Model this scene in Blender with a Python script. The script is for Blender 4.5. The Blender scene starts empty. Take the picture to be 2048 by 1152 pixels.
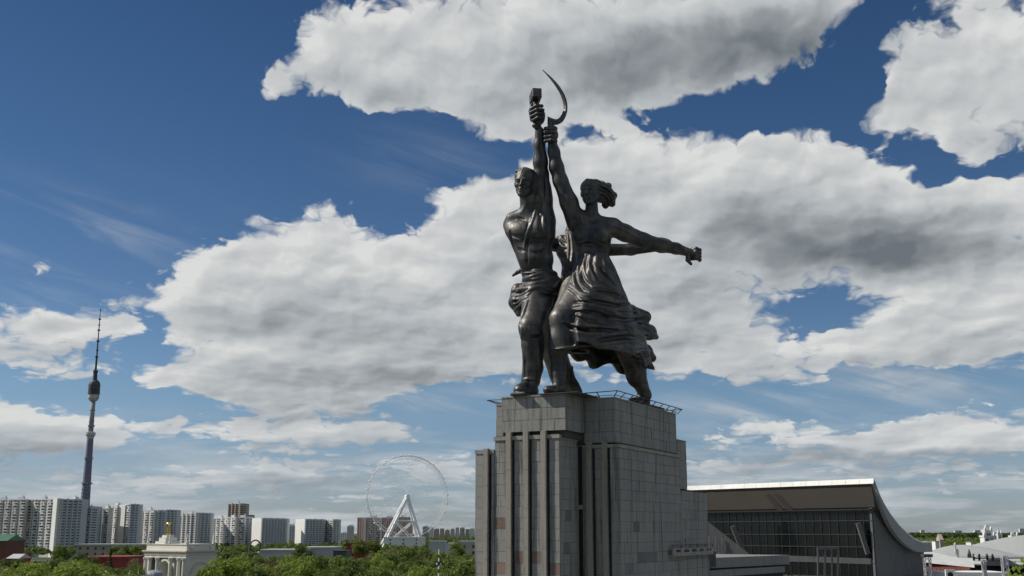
import bpy, bmesh, math, random
import numpy as np
from mathutils import Vector, Matrix, noise as mnoise

R = math.radians
sc = bpy.context.scene
col = sc.collection

# ------------------------------------------------------------------ camera
CAM_H = 25.0
PITCH = R(12.3)
FPX = 2242.0                      # focal length in photo pixels (2048 wide)
CP, SP = math.cos(PITCH), math.sin(PITCH)
cam = bpy.data.cameras.new('camera')
camo = bpy.data.objects.new('camera', cam)
col.objects.link(camo)
camo.location = (0, 0, CAM_H)
camo.rotation_euler = (R(90) + PITCH, 0, 0)
cam.sensor_width = 36.0
cam.lens = FPX / 2048 * 36.0
cam.clip_start = 0.5
cam.clip_end = 30000
sc.camera = camo


def ray(px, py):
    x = (px - 1024) / FPX
    y = (576 - py) / FPX
    return np.array([x, CP - y * SP, SP + y * CP])


def P(px, py, Y):
    """the point of the place seen at that photo pixel and standing Y metres ahead"""
    r = ray(px, py)
    return np.array([0, 0, CAM_H]) + r * (Y / r[1])


def GX(px, Y):
    return P(px, 1064.8, Y)[0]


def proj(p):
    X, Y, Z = p[0], p[1], p[2] - CAM_H
    d = Y * CP + Z * SP
    return 1024 + FPX * X / d, 576 - FPX * (Z * CP - Y * SP) / d


# ------------------------------------------------------------------ light
SUN_DIR = Vector((-0.97, 0.10, 0.0)).normalized()
SUN_EL = R(42)
sun_vec = Vector((SUN_DIR.x * math.cos(SUN_EL), SUN_DIR.y * math.cos(SUN_EL), math.sin(SUN_EL)))
sun = bpy.data.lights.new('sun', 'SUN')
sun.energy = 4.5
sun.angle = R(0.6)
sun.color = (1.0, 0.95, 0.87)
suno = bpy.data.objects.new('sun', sun)
col.objects.link(suno)
suno.rotation_euler = sun_vec.to_track_quat('Z', 'Y').to_euler()

world = bpy.data.worlds.new('World')
sc.world = world
world.use_nodes = True
sc.view_settings.view_transform = 'Standard'
sc.view_settings.look = 'None'
sc.view_settings.gamma = 1
sc.view_settings.exposure = 0.0
sc.view_settings.use_curve_mapping = False

SKY_STRENGTH = 0.075


# ------------------------------------------------------------------ node helper
class NT:
    def __init__(self, tree):
        self.t = tree
        self.n = tree.nodes
        self.l = tree.links

    def link(self, a, b):
        self.l.new(a, b)

    def put(self, sock, v):
        if isinstance(v, bpy.types.NodeSocket):
            self.l.new(v, sock)
        elif v is not None:
            sock.default_value = v

    def math(self, op, a=None, b=None, c=None, clamp=False):
        n = self.n.new('ShaderNodeMath')
        n.operation = op
        n.use_clamp = clamp
        for i, v in enumerate((a, b, c)):
            if v is not None:
                self.put(n.inputs[i], v)
        return n.outputs[0]

    def vec(self, op, a=None, b=None, c=None, out=0):
        n = self.n.new('ShaderNodeVectorMath')
        n.operation = op
        for i, v in enumerate((a, b, c)):
            if v is not None:
                self.put(n.inputs[i], v)
        return n.outputs[out]

    def comb(self, x, y, z):
        n = self.n.new('ShaderNodeCombineXYZ')
        for i, v in enumerate((x, y, z)):
            self.put(n.inputs[i], v)
        return n.outputs[0]

    def noise(self, vec, scale, detail=4, rough=.55, dist=0., w=None):
        n = self.n.new('ShaderNodeTexNoise')
        if w == 2:
            n.noise_dimensions = '2D'
        self.put(n.inputs['Vector'], vec)
        self.put(n.inputs['Scale'], scale)
        n.inputs['Detail'].default_value = detail
        n.inputs['Roughness'].default_value = rough
        n.inputs['Distortion'].default_value = dist
        return n.outputs['Fac']

    def maprange(self, v, a, b, c=0., d=1., smooth=True):
        n = self.n.new('ShaderNodeMapRange')
        if smooth:
            n.interpolation_type = 'SMOOTHSTEP'
        self.put(n.inputs[0], v)
        for i, x in enumerate((a, b, c, d)):
            self.put(n.inputs[i + 1], x)
        return n.outputs[0]

    def mix(self, f, a, b, mode='MIX'):
        n = self.n.new('ShaderNodeMix')
        n.data_type = 'RGBA'
        n.blend_type = mode
        self.put(n.inputs[0], f)
        self.put(n.inputs[6], a)
        self.put(n.inputs[7], b)
        return n.outputs[2]

    def ramp(self, f, stops):
        n = self.n.new('ShaderNodeValToRGB')
        e = n.color_ramp.elements
        while len(e) < len(stops):
            e.new(0.5)
        for el, (p, c) in zip(e, stops):
            el.position = p
            el.color = c
        self.put(n.inputs[0], f)
        return n.outputs[0]


# ------------------------------------------------------------------ sky with clouds
def build_sky():
    t = world.node_tree
    t.nodes.clear()
    N = NT(t)
    out = t.nodes.new('ShaderNodeOutputWorld')
    bg = t.nodes.new('ShaderNodeBackground')
    bg.inputs[1].default_value = SKY_STRENGTH
    sky = t.nodes.new('ShaderNodeTexSky')
    sky.sky_type = 'NISHITA'
    sky.sun_disc = False
    sky.sun_elevation = SUN_EL
    sky.sun_rotation = math.atan2(SUN_DIR.x, SUN_DIR.y)
    sky.altitude = 100
    sky.air_density = 1.0
    sky.dust_density = 0.3
    sky.ozone_density = 2.5

    tc = t.nodes.new('ShaderNodeTexCoord')
    d = N.vec('NORMALIZE', tc.outputs['Generated'])
    sep = t.nodes.new('ShaderNodeSeparateXYZ')
    N.link(d, sep.inputs[0])
    x, y, z = sep.outputs
    az = N.math('ARCTAN2', x, y)
    el = N.math('ARCSINE', z)
    K = 180 / math.pi / 2.556             # unit = 100 photo pixels of angle
    p = N.comb(N.math('MULTIPLY', az, K), N.math('MULTIPLY', el, K), 0.0)

    def ae(px, py):
        r = ray(px, py)
        r = r / np.linalg.norm(r)
        return math.atan2(r[0], r[1]) * K, math.asin(r[2]) * K

    # warp the lookup so that the cloud outlines billow
    pn = N.vec('MULTIPLY', p, (1.0, 1.45, 1.0))
    w1 = t.nodes.new('ShaderNodeTexNoise')
    w1.noise_dimensions = '2D'
    N.link(pn, w1.inputs['Vector'])
    w1.inputs['Scale'].default_value = 0.85
    w1.inputs['Detail'].default_value = 3
    w1.inputs['Roughness'].default_value = .55
    wv = N.vec('SUBTRACT', w1.outputs['Color'], (.5, .5, .5))
    pw = N.vec('ADD', p, N.vec('MULTIPLY', wv, (.75, .5, 0)))

    def blobfield(pos, blobs):
        acc = None
        for (px, py, rx, ry, amp) in blobs:
            a, e = ae(px, py)
            s = (100. / rx, 100. / ry, 0)
            q = N.vec('MULTIPLY_ADD', pos, s, (-a * s[0], -e * s[1], 0))
            dd = N.vec('DOT_PRODUCT', q, q, out=1)
            g = N.math('POWER', 0.5, dd)
            acc = N.math('MULTIPLY', g, amp) if acc is None else N.math('MULTIPLY_ADD', g, amp, acc)
        return acc

    cover = [
        # top cloud
        (548, 168, 38, 34, .9), (820, 120, 70, 50, .5), (740, 210, 34, 20, .5), (640, 110, 80, 62, .9), (735, 95, 90, 80, .9), (690, 160, 80, 26, .5),
        (790, 210, 60, 24, .75), (880, 60, 130, 90, .9), (960, 190, 95, 75, .9), (1060, 120, 150, 130, .9), (1010, 245, 90, 40, .6),
        (1230, 70, 200, 110, .9), (1250, 180, 130, 60, .7), (1430, 60, 190, 110, .9), (1570, 20, 110, 80, .8), (1220, 250, 60, 25, .55),
        (1380, 170, 120, 30, .5), (1650, -30, 60, 60, .7), (1540, 130, 90, 40, .5),
        # middle bank
        (1000, 430, 130, 80, .9), (930, 480, 90, 90, .8), (1090, 500, 120, 140, .8), (1180, 350, 100, 60, .9), (1300, 400, 170, 110, .9),
        (1500, 330, 170, 75, .9), (1680, 350, 150, 80, .9), (1600, 450, 260, 90, .9), (1850, 430, 160, 70, .8), (2000, 430, 160, 60, .8),
        (1750, 520, 160, 50, .6), (640, 520, 120, 70, .9), (560, 560, 130, 70, .8), (700, 600, 200, 110, .9), (480, 590, 110, 60, .8),
        (380, 620, 75, 42, .8), (860, 620, 150, 110, .9), (640, 720, 200, 60, .9), (420, 745, 120, 42, .9), (330, 750, 60, 24, .6),
        (560, 790, 130, 34, .8), (720, 790, 100, 32, .8), (960, 660, 110, 70, .8), (1150, 640, 180, 90, .8), (1330, 600, 190, 110, .8),
        (1450, 690, 130, 75, .8), (1560, 745, 90, 32, .5), (655, 430, 35, 18, .5), (640, 620, 130, 60, .3),
        # top right
        (1800, 190, 62, 60, .8), (1765, 245, 40, 26, .6), (1950, -10, 60, 40, .5), (1960, 100, 130, 80, .9), (1850, 140, 80, 60, .7), (1760, 210, 60, 34, .75), (1990, 230, 110, 70, .8), (1900, 290, 60, 40, .5), (2080, 60, 90, 120, .6),
        # right, lower bank
        (1990, 600, 150, 70, .9), (1850, 640, 130, 60, .8), (1720, 690, 100, 32, .8), (1940, 700, 180, 40, .8), (2080, 520, 90, 50, .7),
        # right, low
        (1530, 858, 85, 26, .8), (1700, 880, 130, 28, .8), (1900, 880, 150, 26, .8), (2000, 850, 100, 34, .8), (1850, 840, 60, 18, .4), (1400, 890, 60, 20, .6),
        (1960, 790, 70, 14, .5), (1540, 930, 120, 20, .6), (1990, 940, 140, 22, .7), (1760, 950, 120, 12, .5),
        # left
        (110, 650, 150, 26, .85), (60, 700, 100, 48, .85), (215, 655, 50, 22, .5), (85, 538, 28, 20, .7), (110, 745, 70, 18, .4), (250, 610, 50, 22, .42), (20, 605, 30, 10, .4),
        (80, 845, 110, 30, .85), (205, 862, 75, 26, .8), (90, 895, 120, 30, .8), (-40, 860, 80, 40, .8), (352, 856, 46, 17, .8),
        (520, 872, 100, 20, .8), (640, 868, 110, 26, .85), (760, 868, 60, 20, .75), (540, 838, 60, 12, .5), (900, 960, 60, 16, .5), (1440, 940, 60, 14, .6), (1500, 1000, 140, 12, .5), (1850, 985, 160, 14, .6), (1700, 925, 90, 14, .6), (480, 905, 60, 10, .4), (130, 960, 120, 16, .6), (30, 1000, 90, 14, .5), (620, 1030, 160, 12, .5),
        (420, 950, 110, 24, .8), (560, 945, 80, 30, .8), (760, 940, 120, 26, .7), (900, 925, 60, 26, .7), (300, 985, 120, 20, .7), (700, 990, 160, 18, .6),
        # gaps
        (1640, 622, 66, 28, -.85), (290, 690, 26, 60, -.6), (1960, 347, 130, 12, -.9), (1850, 320, 60, 26, -.7), (1722, 110, 24, 120, -.55), (860, 250, 90, 24, -.5), (905, 340, 40, 20, -.5), (1150, 268, 60, 14, -.5), (300, 800, 120, 14, -.5), (900, 800, 120, 20, -.5), (300, 900, 60, 14, -.5), (800, 430, 45, 40, -.7), (1420, 228, 150, 34, -1.1), (1620, 190, 110, 40, -1.2), (1740, 250, 60, 50, -.9), (700, 260, 140, 40, -.8), (930, 320, 110, 30, -.9), (1230, 215, 60, 24, -.5), (1830, 300, 60, 30, -.6), (1040, 300, 60, 14, -.7), (1870, 770, 160, 20, -.5), (1440, 800, 120, 24, -.6), (300, 700, 60, 20, -.2), (2020, 455, 30, 18, -.6), (1100, 290, 55, 10, -.2),
        (1180, 260, 40, 12, -.3), (860, 545, 34, 26, -.3),
    ]
    grey = [
        (1380, 110, 230, 70, .8), (1600, 80, 160, 60, .7), (1150, 150, 120, 60, .35), (1700, 500, 200, 55, .95), (1560, 470, 130, 45, .5), (1850, 480, 110, 35, .4),
        (1450, 440, 90, 30, .35),
        (1950, 260, 90, 30, .15), (640, 770, 160, 34, .75), (820, 760, 90, 40, .4), (560, 650, 140, 30, .3), (820, 660, 100, 40, .3), (1350, 590, 130, 40, .45),
        (1500, 640, 100, 40, .3), (1300, 700, 130, 40, .35), (90, 905, 130, 22, .7), (90, 690, 80, 16, .3), (620, 892, 150, 12, .5), (560, 968, 100, 14, .6), (1900, 905, 160, 12, .4), (1930, 680, 130, 20, .3),
        (780, 180, 60, 16, .2), (1000, 120, 60, 30, .15), (1700, 910, 140, 10, .5), (700, 965, 200, 14, .4),
    ]
    C = blobfield(pw, cover)
    G = blobfield(pw, grey)

    # outside the photographed part of the sky: the same broken cumulus, from noise alone
    dome = N.vec('DIVIDE', N.comb(x, y, 0.0), N.comb(N.math('ADD', N.math('MAXIMUM', z, 0.0), .12), N.math('ADD', N.math('MAXIMUM', z, 0.0), .12), 1.0))
    big = N.noise(dome, 1.5, 2, .5)
    gen = N.maprange(big, .42, .58, 0.1, 1.0)
    inaz = N.maprange(N.math('ABSOLUTE', az), .46, .62, 1.0, 0.0)
    inel = N.maprange(el, .50, .62, 1.0, 0.0)
    inside = N.math('MULTIPLY', inaz, inel)
    C = N.math('ADD', N.math('MULTIPLY', C, inside), N.math('MULTIPLY', gen, N.math('SUBTRACT', 1.0, inside)))

    def billow(pos):
        # puffy detail in the plane of the sky, finer and flatter towards the horizon
        a = N.noise(pos, 1.15, 6, .53, 0, 2)
        v = t.nodes.new('ShaderNodeTexVoronoi')
        v.feature = 'F1'
        v.voronoi_dimensions = '2D'
        v.inputs['Scale'].default_value = 1.9
        v.inputs['Detail'].default_value = 2.5
        v.inputs['Roughness'].default_value = .5
        N.link(N.vec('ADD', pos, N.vec('MULTIPLY', wv, (.5, .5, 0))), v.inputs['Vector'])
        b = N.math('SUBTRACT', .62, v.outputs['Distance'])
        return N.math('MULTIPLY_ADD', b, .62, a)

    # stretch: vertical frequency grows as the layer is seen edge-on
    els = N.math('MULTIPLY', N.math('LOGARITHM', N.math('ADD', N.math('MAXIMUM', el, 0.0), .09), math.e), K * .6)
    pd = N.comb(N.math('MULTIPLY', az, K * 1.0), els, 0.0)
    pd = N.vec('ADD', N.vec('MULTIPLY', pd, (1.0, 1.0, 1.0)), N.vec('MULTIPLY', wv, (.7, .5, 0)))
    B0 = billow(pd)
    S1 = N.noise(N.vec('ADD', pd, (-.10, .16, 0)), 1.7, 3, .42, 0, 2)
    S0_ = N.noise(pd, 1.7, 3, .42, 0, 2)
    B2 = N.noise(N.vec('ADD', pd, (-.20, .42, 0)), .75, 1, .5, 0, 2)
    B2b = N.noise(pd, .75, 1, .5, 0, 2)
    D = N.math('ADD', N.math('MULTIPLY', C, 1.05), N.math('MULTIPLY_ADD', B0, .95, -.62))
    # wispy lower edges, harder upper ones
    soft = N.maprange(N.noise(pd, .9, 2, .5, 0, 2), .38, .62, .04, .30)
    alpha = N.maprange(D, N.math('SUBTRACT', .38, N.math('MULTIPLY', soft, .5)), N.math('ADD', .66, soft))
    # thin veil low down
    lowband = N.maprange(el, 0.01, .12, 1.0, 0.0)
    strip = N.noise(N.comb(N.math('MULTIPLY', az, 7.0), N.math('MULTIPLY', el, 62.0), 0.0), 1.0, 6, .6, .3)
    veil = N.math('MULTIPLY', lowband, N.maprange(strip, .43, .59, .02, 1.0))
    alpha = N.math('MAXIMUM', alpha, N.math('MULTIPLY', veil, .82))
    cir = N.noise(N.comb(N.math('MULTIPLY', az, 5.0), N.math('MULTIPLY_ADD', el, 34.0, N.math('MULTIPLY', az, 9.0)), 3.0), 1.0, 5, .6, .5)
    cirm = blobfield(p, [(100, 470, 200, 60, .28), (880, 800, 160, 30, .4), (1780, 760, 200, 40, .7), (40, 600, 200, 40, .2), (900, 320, 160, 60, .10), (1450, 830, 150, 30, .5), (400, 920, 300, 30, .5)])
    cirrus = N.math('MULTIPLY', cirm, N.maprange(cir, .42, .72))
    alpha = N.math('MAXIMUM', alpha, N.math('MINIMUM', cirrus, .6))

    # light on the clouds: bright where the cloud thins towards the sun, grey where it is thick below
    emb = N.math('SUBTRACT', S0_, S1)
    emb2 = N.math('SUBTRACT', B2b, B2)
    major = [b for b in cover if b[4] >= .8 and b[2] >= 75]
    over = N.math('SUBTRACT', blobfield(N.vec('ADD', pw, (-.12, .38, 0)), major), blobfield(pw, major))
    over = N.math('MULTIPLY', N.math('MAXIMUM', over, -.35), inside)
    lit = N.math('MULTIPLY_ADD', emb, .36, .90)
    lit = N.math('MULTIPLY_ADD', emb2, .52, lit)
    lit = N.math('MULTIPLY_ADD', B0, .12, N.math('SUBTRACT', lit, .07))
    lit = N.math('MULTIPLY_ADD', over, -.26, lit)
    thick = N.maprange(D, .62, 1.9)
    lit = N.math('SUBTRACT', lit, N.math('MULTIPLY', thick, .16))
    greyn = N.math('MULTIPLY', G, N.maprange(B2b, .35, .62, .65, 1.15))
    lit = N.math('SUBTRACT', lit, N.math('MULTIPLY', greyn, .50))
    gd = N.noise(N.comb(N.math('MULTIPLY', az, 9.0), N.math('MULTIPLY', el, 42.0), 5.0), 1.0, 4, .55)
    lowg = N.math('MULTIPLY', lowband, N.maprange(gd, .40, .62))
    lit = N.math('SUBTRACT', lit, N.math('MULTIPLY', lowg, .22))
    outg = N.math('MULTIPLY', N.math('SUBTRACT', 1.0, inside), N.maprange(big, .5, .7))
    lit = N.math('SUBTRACT', lit, N.math('MULTIPLY', outg, .22))
    ccol = N.ramp(lit, [(0.0, (.150, .172, .195, 1)), (.34, (.275, .300, .320, 1)), (.62, (.445, .475, .495, 1)), (.86, (.59, .605, .61, 1)), (1.0, (.70, .71, .70, 1))])
    ccol = N.mix(N.math('MULTIPLY', lowband, .42), ccol, (.37, .44, .51, 1))
    ccol = N.vec('SCALE', ccol)
    ccol.node.inputs['Scale'].default_value = 1.0 / SKY_STRENGTH
    skyc = N.mix(1.0, sky.outputs[0], N.ramp(el, [(0.0, (.64, .76, 1.08, 1)), (.06, (.70, .80, 1.03, 1)), (.12, (.72, .85, .99, 1)), (.2, (.54, .69, .86, 1)), (.32, (.41, .59, .77, 1)), (.47, (.32, .50, .67, 1))]), 'MULTIPLY')
    c = N.mix(alpha, skyc, ccol)
    N.link(c, bg.inputs[0])
    N.link(bg.outputs[0], out.inputs[0])
    sc.cycles.use_adaptive_sampling = True
    sc.cycles.adaptive_threshold = .02
    sc.cycles.adaptive_min_samples = 12
    world.cycles.sampling_method = 'MANUAL'
    world.cycles.sample_map_resolution = 128


build_sky()
sc.render.engine = 'CYCLES'


# ------------------------------------------------------------------ objects
def tag(o, label=None, cat=None, group=None, kind=None):
    if label:
        o['label'] = label
    if cat:
        o['category'] = cat
    if group:
        o['group'] = group
    if kind:
        o['kind'] = kind
    return o


def empty(name, loc=(0, 0, 0), rz=0, parent=None):
    o = bpy.data.objects.new(name, None)
    o.empty_display_size = .5
    o.location = loc
    o.rotation_euler = (0, 0, rz)
    o.parent = parent
    col.objects.link(o)
    return o


def link_mesh(name, me, parent=None, loc=(0, 0, 0), rz=0):
    o = bpy.data.objects.new(name, me)
    o.location = loc
    o.rotation_euler = (0, 0, rz)
    o.parent = parent
    col.objects.link(o)
    return o


class MB:
    """collects simple shapes and links them as ONE mesh"""
    def __init__(self):
        self.v = []
        self.f = []

    def add(self, vs, fs):
        b = len(self.v)
        self.v += [tuple(map(float, q)) for q in vs]
        self.f += [tuple(b + i for i in f) for f in fs]

    def hexa(self, q):
        self.add(q, [(0, 3, 2, 1), (4, 5, 6, 7), (0, 1, 5, 4), (1, 2, 6, 5), (2, 3, 7, 6), (3, 0, 4, 7)])

    def box(self, x0, x1, y0, y1, z0, z1):
        self.hexa([(x0, y0, z0), (x1, y0, z0), (x1, y1, z0), (x0, y1, z0), (x0, y0, z1), (x1, y0, z1), (x1, y1, z1), (x0, y1, z1)])

    def prism(self, pts, z0, z1):
        n = len(pts)
        z0s = z0 if hasattr(z0, '__len__') else [z0] * n
        z1s = z1 if hasattr(z1, '__len__') else [z1] * n
        vs = [(x, y, z0s[i]) for i, (x, y) in enumerate(pts)] + [(x, y, z1s[i]) for i, (x, y) in enumerate(pts)]
        fs = [tuple(reversed(range(n))), tuple(range(n, 2 * n))]
        for i in range(n):
            j = (i + 1) % n
            fs.append((i, j, n + j, n + i))
        self.add(vs, fs)

    def bar(self, a, b, w, h=None, up=(0, 0, 1)):
        a, b = Vector(a), Vector(b)
        h = h or w
        d = (b - a).normalized()
        up = Vector(up)
        if abs(d.dot(up)) > .98:
            up = Vector((0, 1, 0))
        s = d.cross(up).normalized()
        t = s.cross(d)
        s, t = s * w / 2, t * h / 2
        self.hexa([a - s - t, a + s - t, b + s - t, b - s - t, a - s + t, a + s + t, b + s + t, b - s + t])

    def tube(self, pts, r, n=8, caps=True):
        pts = [Vector(q) for q in pts]
        rs = r if hasattr(r, '__len__') else [r] * len(pts)
        vs, fs = [], []
        ref = None
        for i, q in enumerate(pts):
            d = (pts[min(i + 1, len(pts) - 1)] - pts[max(i - 1, 0)]).normalized()
            if ref is None:
                ref = Vector((0, 0, 1)) if abs(d.z) < .9 else Vector((1, 0, 0))
            s = d.cross(ref).normalized()
            t = s.cross(d).normalized()
            ref = t
            for k in range(n):
                a = 2 * math.pi * k / n
                vs.append(q + (s * math.cos(a) + t * math.sin(a)) * rs[i])
        for i in range(len(pts) - 1):
            for k in range(n):
                k2 = (k + 1) % n
                fs.append((i * n + k, i * n + k2, (i + 1) * n + k2, (i + 1) * n + k))
        if caps:
            fs.append(tuple(range(n)))
            m = (len(pts) - 1) * n
            fs.append(tuple(m + k for k in reversed(range(n))))
        self.add(vs, fs)

    def lathe(self, cx, cy, prof, n=24):
        vs, fs = [], []
        for (r, z) in prof:
            for k in range(n):
                a = 2 * math.pi * k / n
                vs.append((cx + r * math.cos(a), cy + r * math.sin(a), z))
        for i in range(len(prof) - 1):
            for k in range(n):
                k2 = (k + 1) % n
                fs.append((i * n + k, i * n + k2, (i + 1) * n + k2, (i + 1) * n + k))
        fs.append(tuple(reversed(range(n))))
        m = (len(prof) - 1) * n
        fs.append(tuple(m + k for k in range(n)))
        self.add(vs, fs)

    def mesh(self, name, mat, smooth=False):
        me = bpy.data.meshes.new(name)
        me.from_pydata(self.v, [], self.f)
        me.materials.append(mat)
        bm = bmesh.new()
        bm.from_mesh(me)
        bmesh.ops.recalc_face_normals(bm, faces=bm.faces)
        bm.to_mesh(me)
        bm.free()
        if smooth:
            me.shade_smooth()
        me.update()
        return me

    def build(self, name, mat, parent=None, smooth=False, loc=(0, 0, 0), rz=0):
        return link_mesh(name, self.mesh(name, mat, smooth), parent, loc, rz)


# ------------------------------------------------------------------ materials
MATS = {}


def base_mat(name, rough=.8, metal=0., spec=.4):
    m = bpy.data.materials.new(name)
    m.use_nodes = True
    N = NT(m.node_tree)
    b = m.node_tree.nodes['Principled BSDF']
    b.inputs['Roughness'].default_value = rough
    b.inputs['Metallic'].default_value = metal
    b.inputs['Specular IOR Level'].default_value = spec
    MATS[name] = m
    return m, N, b


def pos_out(N):
    g = N.n.new('ShaderNodeNewGeometry')
    return g.outputs['Position']


def simple(name, c, rough=.8, metal=0., var=.15, scale=.5, spec=.35, detail=5):
    m, N, b = base_mat(name, rough, metal, spec)
    n = N.noise(pos_out(N), scale, detail, .6)
    lo = tuple(v * (1 - var) for v in c) + (1,)
    hi = tuple(min(1, v * (1 + var)) for v in c) + (1,)
    N.link(N.ramp(n, [(.3, lo), (.7, hi)]), b.inputs['Base Color'])
    return m


def stone_mat(name, c, rnd=.16, stain=.75, tint=(1.0, .97, .9)):
    m, N, b = base_mat(name, .82, 0, .3)
    pos = pos_out(N)
    oi = N.n.new('ShaderNodeObjectInfo')
    r = oi.outputs['Random']
    fine = N.noise(pos, 9, 5, .65)
    wide = N.noise(pos, .35, 4, .6)
    # rain streaks: long in z, narrow across
    sp = N.vec('MULTIPLY', pos, (2.4, 2.4, .16))
    st = N.noise(sp, 1.0, 6, .6)
    sp2 = N.vec('MULTIPLY', pos, (6.5, 6.5, .22))
    st2 = N.noise(sp2, 1.0, 3, .6)
    colr = N.mix(wide, tuple(v * .86 for v in c) + (1,), tuple(v * t * 1.12 for v, t in zip(c, tint)) + (1,))
    k = N.maprange(r, 0, 1, 1 - rnd, 1 + rnd, False)
    k = N.math('MULTIPLY', k, N.maprange(fine, .3, .7, .90, 1.08))
    k = N.math('MULTIPLY', k, N.maprange(st, .50, .68, 1.0, stain))
    k = N.math('MULTIPLY', k, N.maprange(st2, .54, .70, 1.0, stain * .95))
    s = N.vec('SCALE', colr)
    N.link(k, s.node.inputs['Scale'])
    N.link(s, b.inputs['Base Color'])
    bp = N.n.new('ShaderNodeBump')
    bp.inputs['Strength'].default_value = .25
    bp.inputs['Distance'].default_value = .03
    N.link(fine, bp.inputs['Height'])
    N.link(bp.outputs[0], b.inputs['Normal'])
    return m


def steel_mat():
    m, N, b = base_mat('weathered_steel', .42, .72, .5)
    pos = pos_out(N)
    br = N.n.new('ShaderNodeTexBrick')
    br.offset = .5
    mp = N.comb(0, 0, 0)
    sep = N.n.new('ShaderNodeSeparateXYZ')
    N.link(pos, sep.inputs[0])
    N.link(N.comb(N.math('ADD', sep.outputs[0], N.math('MULTIPLY', sep.outputs[1], .8)), sep.outputs[2], 0.0), br.inputs['Vector'])
    br.inputs['Color1'].default_value = (.75, .75, .75, 1)
    br.inputs['Color2'].default_value = (1.25, 1.2, 1.12, 1)
    br.inputs['Mortar'].default_value = (.45, .45, .45, 1)
    br.inputs['Scale'].default_value = 1.0
    br.inputs['Mortar Size'].default_value = .022
    br.inputs['Mortar Smooth'].default_value = .6
    br.inputs['Brick Width'].default_value = 1.5
    br.inputs['Row Height'].default_value = 1.1
    n1 = N.noise(pos, .7, 5, .6)
    st = N.noise(N.vec('MULTIPLY', pos, (3.2, 3.2, .35)), 1.0, 5, .62)
    n2 = N.noise(pos, 5, 4, .65)
    c = N.ramp(n1, [(.3, (.052, .055, .060, 1)), (.5, (.092, .090, .089, 1)), (.7, (.155, .144, .128, 1))])
    c = N.mix(.9, c, br.outputs[0], 'MULTIPLY')
    c = N.mix(N.maprange(st, .50, .70, 0, .7), c, (.040, .040, .042, 1))
    N.link(c, b.inputs['Base Color'])
    N.link(N.maprange(n2, .3, .7, .42, .60), b.inputs['Roughness'])
    bp = N.n.new('ShaderNodeBump')
    bp.inputs['Strength'].default_value = .35
    bp.inputs['Distance'].default_value = .06
    N.link(N.math('ADD', N.math('MULTIPLY', n2, .4), N.noise(pos, 1.6, 3, .5)), bp.inputs['Height'])
    N.link(bp.outputs[0], b.inputs['Normal'])
    return m


M_steel = steel_mat()
M_stone = stone_mat('grey_stone_slab', (.262, .262, .252), .045, .58)
M_stone_pink = stone_mat('brown_stone_slab', (.215, .150, .125), .15)
M_stone_dark = stone_mat('dark_stone_slab', (.165, .168, .165), .15)
M_pil = stone_mat('pilaster_stone', (.285, .270, .238), .06)
M_joint = simple('mortar_dark', (.07, .07, .068), .9)
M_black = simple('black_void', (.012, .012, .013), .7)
M_rail = simple('railing_metal', (.06, .055, .06), .5, .6)
# ------------------------------------------------------------------ monument frame
PHI = R(27.3)
Uv = np.array([math.cos(PHI), -math.sin(PHI), 0])
Vv = np.array([math.sin(PHI), math.cos(PHI), 0])
Wv = np.array([0, 0, 1.])
PO = np.array([3.703, 78.089, 0])
PEDTOP = 34.5


def L(u, v, z):
    return PO + Uv * u + Vv * v + Wv * z


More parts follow.
